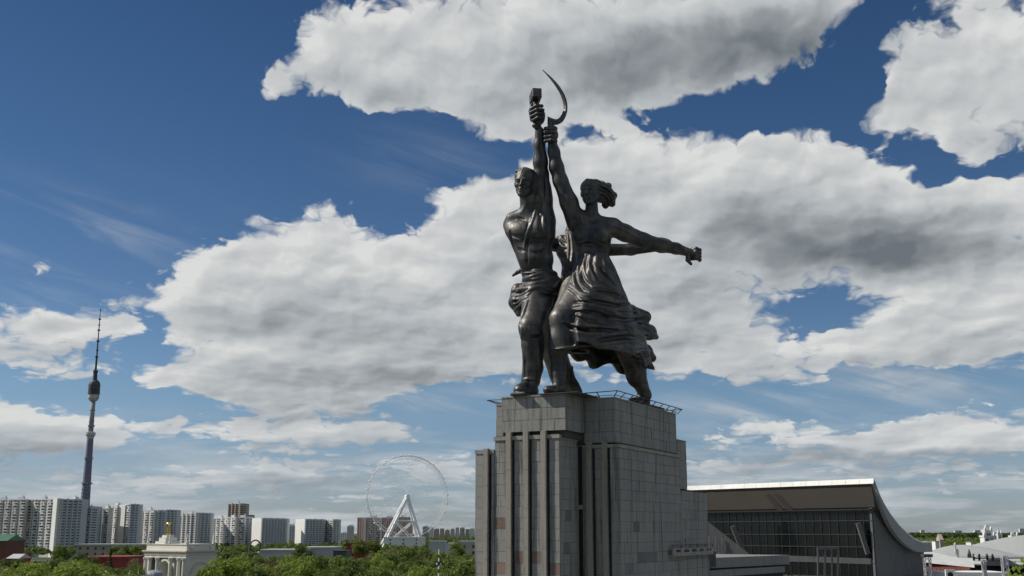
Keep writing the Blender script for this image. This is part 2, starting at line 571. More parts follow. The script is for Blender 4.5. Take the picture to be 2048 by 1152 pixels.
class Field:
    """signed-distance volume: sculpts one continuous figure out of blended limbs"""
    def __init__(self, lo, hi, h):
        self.lo = np.array(lo, float)
        self.h = h
        self.n = np.ceil((np.array(hi) - self.lo) / h).astype(int) + 1
        self.a = np.full(self.n, 1.0, np.float32)
        self.snap = None

    def reg(self, lo, hi):
        i0 = np.maximum(np.floor((np.array(lo) - self.lo) / self.h).astype(int), 0)
        i1 = np.minimum(np.ceil((np.array(hi) - self.lo) / self.h).astype(int) + 1, self.n)
        if (i1 <= i0).any():
            return None
        ax = [(self.lo[k] + self.h * np.arange(i0[k], i1[k])).astype(np.float32) for k in range(3)]
        return (tuple(slice(i0[k], i1[k]) for k in range(3)), ax[0][:, None, None], ax[1][None, :, None], ax[2][None, None, :])

    def comb(self, s, d, k, sub):
        a = self.a[s]
        if sub:
            d = -d
            h = np.clip(.5 - .5 * (d - a) / k, 0, 1)
            self.a[s] = d + (a - d) * h + k * h * (1 - h)
        else:
            h = np.clip(.5 + .5 * (d - a) / k, 0, 1)
            self.a[s] = d + (a - d) * h - k * h * (1 - h)

    def cone(self, a, b, ra, rb, k=.15, sub=False):
        a, b = np.array(a, float), np.array(b, float)
        m = max(ra, rb) + k + .25
        g = self.reg(np.minimum(a, b) - m, np.maximum(a, b) + m)
        if g is None:
            return
        s, X, Y, Z = g
        ba = b - a
        L2 = max(float(ba @ ba), 1e-9)
        px, py, pz = X - a[0], Y - a[1], Z - a[2]
        t = np.clip((px * ba[0] + py * ba[1] + pz * ba[2]) / L2, 0, 1)
        d = np.sqrt((px - t * ba[0]) ** 2 + (py - t * ba[1]) ** 2 + (pz - t * ba[2]) ** 2) - (ra + (rb - ra) * t)
        self.comb(s, d, k, sub)

    def path(self, pts, rs, k=.15, sub=False):
        if not hasattr(rs, '__len__'):
            rs = [rs] * len(pts)
        for i in range(len(pts) - 1):
            self.cone(pts[i], pts[i + 1], rs[i], rs[i + 1], k, sub)

    def ell(self, c, r, k=.2, sub=False, ax=None):
        c = np.array(c, float)
        ax = FR if ax is None else ax
        r = np.array(r, float)
        m = r.max() + k + .25
        g = self.reg(c - m, c + m)
        if g is None:
            return
        s, X, Y, Z = g
        px, py, pz = X - c[0], Y - c[1], Z - c[2]
        q = [(px * ax[i][0] + py * ax[i][1] + pz * ax[i][2]) / r[i] for i in range(3)]
        k0 = np.sqrt(q[0] ** 2 + q[1] ** 2 + q[2] ** 2)
        k1 = np.sqrt((q[0] / r[0]) ** 2 + (q[1] / r[1]) ** 2 + (q[2] / r[2]) ** 2) + 1e-6
        self.comb(s, k0 * (k0 - 1) / k1, k, sub)

    def box(self, c, hs, rd=.05, k=.05, sub=False, ax=None):
        c = np.array(c, float)
        ax = FR if ax is None else ax
        m = np.linalg.norm(hs) + k + .25
        g = self.reg(c - m, c + m)
        s, X, Y, Z = g
        px, py, pz = X - c[0], Y - c[1], Z - c[2]
        q = [np.abs(px * ax[i][0] + py * ax[i][1] + pz * ax[i][2]) - hs[i] + rd for i in range(3)]
        o = np.sqrt(np.maximum(q[0], 0) ** 2 + np.maximum(q[1], 0) ** 2 + np.maximum(q[2], 0) ** 2)
        d = o + np.minimum(np.maximum(q[0], np.maximum(q[1], q[2])), 0) - rd
        self.comb(s, d, k, sub)

    def freeze(self):
        self.snap = self.a < 0

    def hit(self, px, py, y0=70, y1=98):
        r = ray(px, py)
        Ys = np.arange(y0, y1, self.h * .5)
        pts = np.array([0, 0, CAM_H])[None] + r[None] * (Ys / r[1])[:, None]
        ii = np.round((pts - self.lo) / self.h).astype(int)
        ok = ((ii >= 0) & (ii < self.n)).all(1)
        ii = np.clip(ii, 0, self.n - 1)
        v = self.snap[ii[:, 0], ii[:, 1], ii[:, 2]] & ok
        j = np.argmax(v)
        if not v[j]:
            return None
        return pts[j]

    def stroke(self, pts, r, k=.1, sub=False, sink=.15, every=3.0):
        """a fold or crease laid along the surface, given by where it runs"""
        q = [np.array(p_, float) for p_ in pts]
        out = []
        n = len(q)
        for i in range(n - 1):
            p0, p1, p2, p3 = q[max(i - 1, 0)], q[i], q[i + 1], q[min(i + 2, n - 1)]
            m = max(2, int(np.linalg.norm(p2 - p1) / every))
            for t in np.linspace(0, 1, m, endpoint=(i == n - 2)):
                out.append(.5 * ((2 * p1) + (-p0 + p2) * t + (2 * p0 - 5 * p1 + 4 * p2 - p3) * t * t + (-p0 + 3 * p1 - 3 * p2 + p3) * t ** 3))
        hs = []
        N_ = len(out)
        for i, o in enumerate(out):
            h = self.hit(o[0], o[1])
            t = i / max(N_ - 1, 1)
            rr = r * (.22 + .78 * math.sin(math.pi * min(max(t * .9 + .05, 0), 1)))
            if h is not None:
                d = ray(o[0], o[1])
                h = h + d / np.linalg.norm(d) * (rr * sink)
            hs.append((h, rr))
        # smooth the depths along the stroke
        for _ in range(4):
            new = list(hs)
            for i in range(1, len(hs) - 1):
                a_, b_, c_ = hs[i - 1][0], hs[i][0], hs[i + 1][0]
                if a_ is not None and b_ is not None and c_ is not None and np.linalg.norm(a_ - c_) < 2.0:
                    new[i] = ((a_ + 2 * b_ + c_) / 4, hs[i][1])
            hs = new
        for i in range(len(hs) - 1):
            (a, ra), (b, rb) = hs[i], hs[i + 1]
            if a is None or b is None or np.linalg.norm(a - b) > 1.1:
                continue
            self.cone(a, b, ra, rb, k, sub)

    def mesh(self, name, mat, parent=None, thresh=0.0):
        a = self.a - thresh
        a[0], a[-1] = 1, 1
        a[:, 0], a[:, -1] = 1, 1
        a[:, :, 0], a[:, :, -1] = 1, 1
        s = a < 0
        n = np.array(a.shape)
        cs = s[:-1, :-1, :-1].astype(np.int8)
        for dx in (0, 1):
            for dy in (0, 1):
                for dz in (0, 1):
                    if dx + dy + dz:
                        cs = cs + s[dx:n[0] - 1 + dx, dy:n[1] - 1 + dy, dz:n[2] - 1 + dz]
        act = (cs > 0) & (cs < 8)
        idx = np.argwhere(act)
        vid = np.full(act.shape, -1, np.int32)
        vid[act] = np.arange(len(idx))
        corners = [(dx, dy, dz) for dx in (0, 1) for dy in (0, 1) for dz in (0, 1)]
        cv = {c: a[idx[:, 0] + c[0], idx[:, 1] + c[1], idx[:, 2] + c[2]] for c in corners}
        acc = np.zeros((len(idx), 3))
        cnt = np.zeros(len(idx))
        for c in corners:
            for k in range(3):
                if c[k] == 0:
                    c2 = list(c)
                    c2[k] = 1
                    c2 = tuple(c2)
                    va, vb = cv[c], cv[c2]
                    m = (va < 0) != (vb < 0)
                    t = va[m] / (va[m] - vb[m])
                    base = np.array(c, float)[None].repeat(m.sum(), 0)
                    base[:, k] = t
                    acc[m] += base
                    cnt[m] += 1
        vs = self.lo + self.h * (idx + acc / np.maximum(cnt, 1)[:, None])
        faces = []
        for k in range(3):
            i1, i2 = (k + 1) % 3, (k + 2) % 3
            sl0 = [slice(1, -1)] * 3
            sl0[k] = slice(0, -1)
            sl1 = [slice(1, -1)] * 3
            sl1[k] = slice(1, None)
            A, B = s[tuple(sl0)], s[tuple(sl1)]
            for (mask, flip) in ((A & ~B, False), (~A & B, True)):
                e = np.argwhere(mask)
                off = np.array([1, 1, 1])
                off[k] = 0
                e = e + off
                def cell(d1, d2):
                    q = e.copy()
                    q[:, i1] -= d1
                    q[:, i2] -= d2
                    return vid[q[:, 0], q[:, 1], q[:, 2]]
                f = np.stack([cell(1, 1), cell(0, 1), cell(0, 0), cell(1, 0)], 1)
                if flip:
                    f = f[:, ::-1]
                faces.append(f)
        f = np.concatenate(faces)
        f = f[(f >= 0).all(1)]
        me = bpy.data.meshes.new(name)
        me.vertices.add(len(vs))
        me.vertices.foreach_set('co', vs.astype(np.float32).ravel())
        me.loops.add(f.size)
        me.loops.foreach_set('vertex_index', f.astype(np.int32).ravel())
        me.polygons.add(len(f))
        me.polygons.foreach_set('loop_start', np.arange(0, f.size, 4, dtype=np.int32))
        me.update(calc_edges=True)
        me.materials.append(mat)
        me.shade_smooth()
        return link_mesh(name, me, parent)


lft = Uv.copy()                 # towards the figures' own left
fwd = -Vv                       # the way they stride
FR = np.array([lft, fwd, Wv])


def rotframe(yaw=0, pitch=0, roll=0):
    """axes turned: yaw about up (towards own left), pitch up, roll"""
    m = Matrix.Rotation(R(yaw), 3, 'Z')
    f = np.array(m @ Vector(fwd))
    l = np.array(m @ Vector(lft))
    q = Matrix.Rotation(R(pitch), 3, Vector(l))
    f2 = np.array(q @ Vector(f)); w2 = np.array(q @ Vector(Wv))
    q2 = Matrix.Rotation(R(roll), 3, Vector(f2))
    return np.array([np.array(q2 @ Vector(l)), f2, np.array(q2 @ Vector(w2))])


def head(F, c, H, ax, male=True):
    """c: base of chin-level centre; H head height; ax frame (left, forward, up)"""
    def q(x, y, z):
        return c + (ax[0] * x + ax[1] * y + ax[2] * z) * H
    def e(x, y, z, rx, ry, rz, k=.1, sub=False):
        F.ell(q(x, y, z), (rx * H, ry * H, rz * H), k * H, sub, ax)
    wj = 1.0 if male else .96
    e(0, -.04, .62, .335, .40, .37, .1)
    e(0, .10, .42, .265 * wj, .29, .36, .12)
    e(0, .17, .22, .215 * wj, .21, .18, .10)
    F.cone(q(-.05, .32, .07), q(.05, .32, .07), .085 * H * wj, .085 * H * wj, .1 * H)
    for s in (-1, 1):
        F.cone(q(s * .24 * wj, .0, .30), q(s * .10, .28, .10), .07 * H, .06 * H, .1 * H)      # jaw
        e(s * .17 * wj, .26, .40, .085, .08, .075, .07)                                       # cheek
        e(s * .135, .43, .515, .090, .085, .055, .03, True)                                   # eye socket
        e(s * .13, .335, .515, .062, .05, .045, .02)                                          # eye
        F.cone(q(s * .06, .405, .585), q(s * .21, .335, .590), .036 * H, .03 * H, .03 * H)    # brow
        F.ell(q(s * .335, -.03, .47), (.035 * H, .075 * H, .11 * H), .03 * H, False, ax)      # ear
    F.cone(q(0, .40, .57), q(0, .505, .375), .032 * H, .052 * H, .03 * H)                     # nose
    for s in (-1, 1):
        F.cone(q(s * .035, .43, .36), q(s * .06, .42, .36), .036 * H, .032 * H, .03 * H)
    e(0, .47, .315, .10, .05, .020, .02, True)
    F.cone(q(-.075, .39, .262), q(.075, .39, .262), .036 * H, .036 * H, .02 * H)
    F.cone(q(-.065, .385, .195), q(.065, .385, .195), .036 * H, .036 * H, .02 * H)
    F.cone(q(-.09, .425, .228), q(.09, .425, .228), .020 * H, .020 * H, .012 * H, True)       # parted lips
    e(0, .44, .145, .09, .05, .020, .02, True)


statue = empty('statue', L(-1.5, 5, PEDTOP))
tag(statue, 'steel statue of a striding man and woman raising hammer and sickle  a tall pedestal', 'statue')
S0 = np.array(statue.location)


def fin(o):
    """keep world place while parenting under the statue's base"""
    o.matrix_parent_inverse = statue.matrix_world.inverted() if False else Matrix.Translation(-Vector(S0))
    return o


HG = .055
# ------------------------------ the man
man = Field((-2.2, 78.0, 34.3), (11.8, 91.0, 60.6), HG)
# legs and boots under the clothes
man.path([P(1082, 585, 82.3), P(1061, 655, 80.3), P(1065, 745, 80.7), L(-3.35, 1.25, 35.1)], [.95, .66, .52, .5], .3)
man.path([P(1100, 590, 83.2), P(1103, 680, 85.2), P(1140, 780, 88.0), L(-3.6, 10.2, 35.2)], [.95, .7, .6, .5], .3)
for (u, v) in ((-3.42, 1.2), (-3.6, 10.0)):
    man.cone(L(u + .05, v + .35, 35.0), L(u - .15, v - .9, 34.92), .52, .46, .2)
    man.ell(L(u - .18, v - .85, 34.95), (.55, .62, .42), .2)
    man.cone(L(u, v, 35.5), L(u - .1, v - .5, 35.2), .5, .42, .25)
    man.box(L(u - .1, v - .25, 34.62), (.62, 1.35, .13), .08, .06)
    # torso
man.ell(P(1078, 560, 82.9), (1.35, 1.05, 1.15), .3)
man.ell(P(1075, 520, 82.8), (1.28, .95, 1.3), .4)
man.ell(P(1067, 472, 82.7), (1.72, 1.12, 1.75), .45)
man.ell(P(1062, 448, 82.7), (1.80, 1.0, 1.1), .3)
man.ell(P(1024, 455, 83.1), (.55, .62, .80), .5)
man.cone(P(1033, 462, 82.9), P(1060, 530, 82.8), .72, .74, .4)               # right shoulder
man.ell(P(1090, 450, 82.3), (.72, .85, 1.45), .4)              # lat under the raised arm
man.ell(P(1040, 462, 82.1), (.80, .38, .60), .5)             # chest
man.ell(P(1077, 460, 81.6), (.74, .40, .70), .5)
man.cone(P(1024, 436, 82.9), P(1052, 428, 82.5), .45, .55, .3)
man.ell(P(1062, 505, 82.15), (.95, .4, 1.0), .5)
# neck, head
man.cone(P(1060, 436, 82.6), P(1053, 388, 82.2), .66, .56, .3)
man.cone(P(1045, 425, 82.1), P(1060, 392, 81.9), .14, .2, .12)
man.cone(P(1066, 425, 82.1), P(1064, 395, 82.0), .16, .2, .12)
MH = rotframe(12, 8, -2)
head(man, P(1050, 396, 82.0), 2.30, MH, True)
# raised left arm
man.path([P(1089, 440, 82.4), P(1087, 400, 82.1), P(1083, 350, 81.8)], [.78, .64, .56], .35)
man.ell(P(1088, 385, 82.1), (.55, .5, .9), .3)
man.path([P(1083, 350, 81.8), P(1081, 325, 81.6), P(1079, 290, 81.3), P(1079, 262, 81.1)], [.52, .52, .40, .34], .25)
man.ell(P(1081, 320, 81.6), (.50, .42, .85), .25)
# right arm swept back behind the woman
man.path([P(1022, 450, 83.4), P(1072, 480, 85.2), P(1128, 494, 86.3)], [.6, .58, .55], .3)
man.path([P(1128, 494, 86.3), P(1200, 500, 86.6), P(1262, 499, 86.6), P(1312, 497, 86.6)], [.6, .52, .45, .26], .25)
# hand with the hammer shaft
HB = 81.0
man.ell(P(1076, 236, HB + .1), (.44, .40, .66), .15)
man.ell(P(1082, 232, HB + .15), (.32, .36, .62), .15)
for i, (x0, y0, x1, y1, x2, y2) in enumerate([(1084, 212, 1073, 211, 1063, 217), (1086, 220, 1074, 219, 1062, 225), (1087, 228, 1075, 227, 1063, 233), (1086, 236, 1076, 235, 1066, 241)]):
    man.path([P(x0, y0, HB - .1), P(x1, y1, HB - .55), P(x2, y2, HB - .35), P(x2 + 2, y2 + 2, HB - .05)], [.135, .14, .13, .11], .04)
man.path([P(1064, 240, HB), P(1061, 222, HB - .1), P(1064, 209, HB - .25)], [.16, .15, .12], .06)    # thumb
man.ell(P(1073, 251, HB), (.36, .3, .22), .12)
man.freeze()
man.stroke([(1020, 470), (1035, 474), (1052, 473)], .10, .12, True)
man.stroke([(1063, 476), (1082, 482), (1098, 474)], .10, .12, True)
man.stroke([(1056, 445), (1053, 480), (1054, 528)], .09, .12, True)
man.stroke([(1062, 436), (1058, 455), (1051, 480), (1048, 500)], .10, .06)           # collar edge
man.stroke([(1072, 405), (1069, 430), (1060, 456), (1051, 486)], .09, .06)
man.stroke([(1035, 436), (1050, 440)], .09, .1, True)
man.stroke([(1035, 495), (1045, 503), (1053, 503)], .09, .1, True)
man.stroke([(1062, 503), (1078, 506), (1090, 498)], .09, .1, True)
man.stroke([(1082, 430), (1080, 455), (1088, 480)], .10, .15, True)
man.stroke([(1094, 430), (1096, 460), (1094, 490)], .10, .15, True)
man.stroke([(1078, 392), (1080, 410), (1078, 430)], .10, .15, True)
man.stroke([(1090, 350), (1093, 375), (1090, 405)], .09, .12, True)
man.stroke([(1020, 462), (1022, 480), (1030, 505)], .10, .15, True)
for (x, y) in ((1030, 478), (1068, 487)):
    pass
man_o = fin(man.mesh('man_figure', M_steel, statue))
tag(man_o, 'steel figure of a bare-chested man striding, left arm raised')

# hair
hf = Field((-.8, 79.8, 49.4), (3.4, 84.6, 54.0), .05)
hc = P(1050, 396, 82.0)
def hq(x, y, z, H=2.30, ax=MH, c=hc):
    return c + (ax[0] * x + ax[1] * y + ax[2] * z) * H
hf.ell(hq(0, -.07, .69), (.365 * 2.3, .41 * 2.3, .33 * 2.3), .1, False, MH)
hf.ell(hq(0, -.20, .50), (.35 * 2.3, .28 * 2.3, .33 * 2.3), .1, False, MH)
hf.ell(hq(0, .52, .50), (.75, .65, .74), .06, True, MH)
for i in range(7):
    x = -.24 + .08 * i
    hf.path([hq(x - .04, .28 - abs(x) * .3, .86), hq(x, .16, .97 - abs(x) * .3), hq(x + .04, -.08, 1.0 - abs(x) * .42), hq(x, -.32, .83)], [.05, .09, .10, .07], .06)
o = fin(hf.mesh('hair', M_steel, man_o))
o.matrix_parent_inverse = Matrix.Identity(4)

# trousers with the apron rolled at the hips
tr = Field((-1.2, 77.6, 34.3), (8.0, 91.5, 46.5), HG)
tr.path([P(1080, 575, 82.4), P(1075, 600, 81.6), P(1062, 652, 80.2)], [1.22, 1.12, .86], .3)
tr.path([P(1062, 652, 80.2), P(1065, 690, 80.4), P(1066, 735, 80.7), L(-3.35, 1.35, 35.75)], [.86, .79, .74, .70], .15)
tr.ell(P(1057, 658, 79.9), (.72, .6, .75), .25)
tr.path([P(1100, 580, 83.2), P(1104, 640, 84.4), P(1103, 690, 85.6), P(1122, 745, 87.0), P(1140, 797, 88.3)], [1.2, 1.1, 1.0, .93, .98], .2)
tr.ell(P(1080, 568, 82.9), (1.50, 1.2, 1.0), .3)
tr.ell(P(1079, 549, 82.9), (1.42, 1.12, .35), .2)
# apron flap hanging at his right
tr.path([P(1036, 580, 82.9), P(1031, 605, 82.9), P(1037, 628, 82.7)], [.52, .50, .22], .2)
tr.path([P(1044, 585, 82.2), P(1034, 600, 82.3), P(1040, 625, 82.2)], [.45, .4, .25], .2)
tr.path([P(1045, 540, 83.2), P(1034, 545, 83.3), P(1026, 551, 83.4)], [.2, .16, .10], .05)
tr.freeze()
for pts, r in [
    ([(1036, 536), (1060, 534), (1088, 533), (1112, 536)], .17), ([(1038, 541), (1060, 540), (1090, 541)], .12), ([(1038, 545), (1070, 547), (1112, 545)], .13),
    ([(1036, 560), (1055, 556), (1078, 549), (1095, 549), (1102, 558)], .17), ([(1040, 572), (1068, 568), (1095, 563), (1103, 556)], .16),
    ([(1023, 582), (1040, 578), (1060, 577), (1085, 574), (1105, 578), (1122, 568)], .20), ([(1024, 592), (1045, 590), (1062, 580), (1078, 575), (1100, 583), (1118, 585), (1126, 560)], .18),
    ([(1022, 600), (1045, 598), (1060, 586)], .16), ([(1024, 610), (1040, 604), (1055, 594)], .15),
    ([(1028, 622), (1040, 612), (1048, 602)], .12), ([(1105, 578), (1120, 560), (1124, 540)], .15), ([(1100, 590), (1115, 580), (1124, 565)], .13)]:
    tr.stroke(pts, r, .07)
for pts, r in [([(1040, 565), (1066, 562), (1092, 556)], .13), ([(1028, 587), (1048, 585), (1066, 577)], .12), ([(1040, 552), (1060, 550), (1084, 545)], .10), ([(1026, 604), (1044, 600)], .10),
               ([(1080, 586), (1094, 592), (1108, 592)], .12)]:
    tr.stroke(pts, r, .07, True)
for pts, r in [([(1038, 650), (1046, 660), (1042, 678)], .13), ([(1058, 654), (1064, 664), (1080, 668), (1088, 656)], .13), ([(1056, 600), (1048, 625), (1040, 648)], .13),
               ([(1084, 662), (1086, 690), (1084, 720)], .10), ([(1047, 700), (1049, 730), (1048, 752)], .10), ([(1075, 680), (1078, 720), (1080, 750)], .09), ([(1046, 760), (1060, 758), (1080, 764)], .13),
               ([(1140, 700), (1148, 730), (1160, 775)], .18), ([(1138, 745), (1148, 760), (1165, 790)], .20), ([(1138, 770), (1145, 785)], .12), ([(1146, 720), (1142, 745), (1136, 765)], .14)]:
    tr.stroke(pts, r, .08)
for pts, r in [([(1062, 672), (1075, 674), (1085, 668)], .08), ([(1046, 764), (1062, 764), (1080, 769)], .12), ([(1144, 735), (1150, 760), (1156, 785)], .13)]:
    tr.stroke(pts, r, .08, True)
o = fin(tr.mesh('trousers', M_steel, man_o))
o.matrix_parent_inverse = Matrix.Identity(4)

# rolled drape seen between the two figures
df = Field((2.8, 83.0, 44.0), (6.4, 89.0, 51.0), HG)
df.path([P(1126, 486, 86.2), P(1130, 503, 85.8), P(1136, 530, 85.0), P(1134, 556, 84.2)], [.66, .66, .45, .5], .2)
df.path([P(1146, 462, 85.6), P(1146, 500, 85.2), P(1140, 540, 84.4)], [.6, .5, .4], .2)
df.freeze()
for pts in [[(1112, 470), (1118, 484), (1128, 496), (1138, 494)], [(1110, 482), (1116, 496), (1126, 506), (1136, 504)], [(1118, 464), (1124, 480), (1134, 484)], [(1116, 506), (1124, 518), (1134, 520)],
            [(1134, 462), (1138, 490), (1136, 520)], [(1142, 470), (1146, 500), (1142, 530)], [(1122, 522), (1130, 535), (1136, 548)], [(1112, 462), (1125, 458), (1138, 460)]]:
    df.stroke(pts, .13, .05)
o = fin(df.mesh('scarf', M_steel, statue))

# ------------------------------ the woman
wo = Field((1.8, 77.6, 34.3), (17.5, 92.0, 58.0), HG)
wo.ell(P(1182, 545, 82.5), (1.45, 1.2, 1.1), .3)
wo.ell(P(1183, 512, 82.3), (1.26, .90, 1.2), .4)
wo.ell(P(1185, 478, 82.1), (1.50, .95, 1.30), .4)
wo.ell(P(1187, 456, 82.1), (1.50, .84, .90), .3)
wo.ell(P(1162, 472, 81.75), (.60, .50, .55), .4)
wo.ell(P(1202, 472, 81.2), (.64, .50, .58), .45)
wo.cone(P(1200, 447, 81.9), P(1226, 452, 81.6), .5, .62, .3)
wo.path([P(1224, 455, 81.6), P(1250, 466, 82.1), P(1287, 481, 83.0)], [.68, .64, .58], .25)
wo.path([P(1287, 481, 83.0), P(1322, 491, 83.8), P(1352, 497, 84.5), P(1376, 504, 85.0)], [.56, .53, .43, .32], .25)
wo.ell(P(1325, 490, 83.9), (.8, .7, .50), .2)
# her left fist
wo.ell(P(1388, 508, 85.2), (.42, .42, .42), .12)
for j in range(4):
    y = 500 + j * 6.5
    wo.path([P(1382, y - 1, 85.2), P(1392, y - 3, 84.85), P(1400, y, 85.0), P(1399, y + 2, 85.35)], [.13, .15, .14, .12], .04)
wo.path([P(1376, 508, 85.0), P(1375, 520, 84.85), P(1382, 528, 84.8)], [.18, .16, .12], .06)
# neck, head
wo.cone(P(1184, 444, 82.0), P(1183, 400, 81.9), .56, .44, .4)
wo.cone(P(1176, 440, 81.6), P(1186, 412, 81.6), .10, .14, .1)
wo.cone(P(1195, 440, 81.5), P(1190, 412, 81.6), .10, .14, .1)
WH = rotframe(8, 5, 3)
wc = P(1182, 411, 81.8)
head(wo, wc, 2.06, WH, False)
# raised right arm
wo.path([P(1152, 446, 81.9), P(1138, 405, 81.6), P(1121, 362, 81.4)], [.72, .66, .56], .3)
wo.path([P(1121, 362, 81.4), P(1113, 335, 81.3), P(1108, 305, 81.2), P(1105, 288, 81.1)], [.55, .54, .43, .36], .25)
wo.path([P(1160, 430, 81.9), P(1160, 448, 81.7)], [.42, .5], .3)
# right hand round the sickle grip
HW = 81.0
wo.ell(P(1104, 270, HW + .1), (.48, .40, .70), .15)
for i, y in enumerate((256, 264.5, 273, 281)):
    wo.path([P(1112, y + 1, HW - .1), P(1103, y - 1, HW - .52), P(1091, y + 1, HW - .32), P(1090, y + 3, HW)], [.14, .15, .14, .12], .04)
wo.path([P(1112, 272, HW), P(1108, 256, HW - .2), P(1098, 250, HW - .3)], [.18, .17, .13], .06)
# legs
wo.path([P(1150, 570, 82.0), P(1120, 640, 79.9), P(1116, 700, 79.9), P(1117, 745, 80.0), L(-1.1, 1.35, 35.1)], [1.0, .72, .64, .50, .42], .3)
wo.cone(L(-1.05, 1.6, 34.95), L(-1.5, .45, 34.85), .40, .30, .2)
wo.ell(L(-1.45, .55, 34.85), (.42, .55, .28), .2)
wo.ell(P(1115, 708, 80.25), (.55, .6, .9), .3)
wo.path([P(1200, 580, 83.5), P(1245, 680, 85.4), P(1272, 745, 86.6), P(1290, 790, 87.6), L(1.25, 11.6, 35.1)], [1.1, .92, .74, .46, .48], .3)
wo.ell(P(1268, 752, 86.8), (.55, .85, .85), .25)
wo.cone(L(1.3, 12.1, 35.1), L(1.1, 10.4, 34.85), .5, .36, .2)
wo.ell(L(1.05, 10.5, 34.85), (.5, .8, .32), .2)
wo.freeze()
for pts, r in [([(1160, 480), (1175, 490), (1195, 485), (1212, 492)], .09), ([(1183, 462), (1182, 480), (1186, 500)], .10), ([(1172, 440), (1186, 446), (1200, 440)], .07),
               ([(1148, 432), (1155, 445), (1150, 460)], .10), ([(1160, 430), (1163, 445), (1160, 460)], .10), ([(1222, 468), (1216, 485)], .10)]:
    wo.stroke(pts, r, .12, True)
for pts, r in [([(1148, 478), (1160, 487), (1176, 480), (1196, 486), (1216, 496)], .08), ([(1150, 440), (1152, 455), (1147, 470)], .10), ([(1160, 425), (1164, 440), (1170, 455)], .09),
               ([(1230, 452), (1252, 462), (1280, 478)], .10), ([(1350, 488), (1362, 494), (1372, 505)], .12), ([(1346, 500), (1358, 506), (1370, 510)], .12), ([(1300, 478), (1330, 482), (1352, 488)], .11),
               ([(1366, 494), (1370, 503), (1368, 511)], .12), ([(1290, 497), (1320, 502), (1350, 503)], .10), ([(1150, 500), (1165, 505), (1180, 500)], .07), ([(1220, 478), (1218, 495), (1212, 512)], .10)]:
    wo.stroke(pts, r, .08)
wo_o = fin(wo.mesh('woman_figure', M_steel, statue))
tag(wo_o, 'steel figure of a woman in a billowing skirt, right arm raised and left arm flung back')

# hair, blown back
hw = Field((4.4, 79.3, 47.8), (9.8, 85.6, 53.6), .05)
def wq(x, y, z):
    return wc + (WH[0] * x + WH[1] * y + WH[2] * z) * 2.06
hw.ell(wq(0, -.10, .68), (.365 * 2.06, .42 * 2.06, .345 * 2.06), .1, False, WH)
hw.ell(wq(.1, -.35, .5), (.33 * 2.06, .35 * 2.06, .34 * 2.06), .15, False, WH)
hw.ell(wq(-.04, .52, .43), (.70, .68, .82), .06, True, WH)
hw.ell(P(1217, 396, 82.9), (.55, .65, .62), .2)
hw.ell(P(1210, 386, 82.7), (.62, .66, .60), .3)
hw.ell(P(1200, 377, 82.4), (.62, .7, .62), .3)
hw.ell(P(1205, 390, 82.6), (.55, .6, .6), .25)
for c_, r_ in ((P(1217, 372, 82.7), .26), (P(1227, 391, 83.0), .30), (P(1211, 411, 82.9), .26), (P(1224, 407, 83.0), .28)):
    hw.ell(c_, (r_, r_, r_), .1)
hw.freeze()
for pts in [[(1170, 360), (1190, 354), (1208, 360), (1220, 372)], [(1172, 366), (1190, 360), (1205, 368), (1222, 382)], [(1195, 368), (1208, 374), (1224, 386), (1228, 398)],
            [(1196, 376), (1210, 382), (1222, 392), (1226, 406)], [(1196, 385), (1208, 387), (1218, 396), (1218, 410)], [(1197, 394), (1206, 396), (1212, 406), (1210, 414)],
            [(1198, 402), (1206, 410), (1218, 412)]]:
    hw.stroke(pts, .12, .04, sink=.2)
for pts in [[(1176, 362), (1192, 358), (1208, 367), (1221, 378)], [(1196, 371), (1210, 379), (1225, 392)], [(1197, 381), (1209, 385), (1221, 397), (1223, 408)], [(1197, 390), (1208, 393), (1214, 402), (1213, 412)]]:
    hw.stroke(pts, .10, .04, True)
o = fin(hw.mesh('hair', M_steel, wo_o))
o.matrix_parent_inverse = Matrix.Identity(4)

# skirt
sk = Field((1.6, 75.9, 36.2), (16.2, 93.5, 46.2), .065)
# level table: z, centre u, centre v, half u, half v
ZL = np.array([36.9, 37.8, 38.6, 39.6, 40.8, 42.0, 43.2, 44.2, 45.0, 45.6])
CUl = np.array([.75, .75, .75, .75, .72, .70, .65, .62, .60, .60])
CVl = np.array([6.6, 6.55, 6.45, 6.1, 5.5, 4.9, 4.5, 4.3, 4.2, 4.2])
HUl = np.array([2.35, 2.3, 2.25, 2.15, 2.05, 1.95, 1.75, 1.45, 1.15, 1.0])
HVl = np.array([6.2, 6.1, 5.9, 5.35, 4.35, 3.2, 2.2, 1.5, .95, .8])


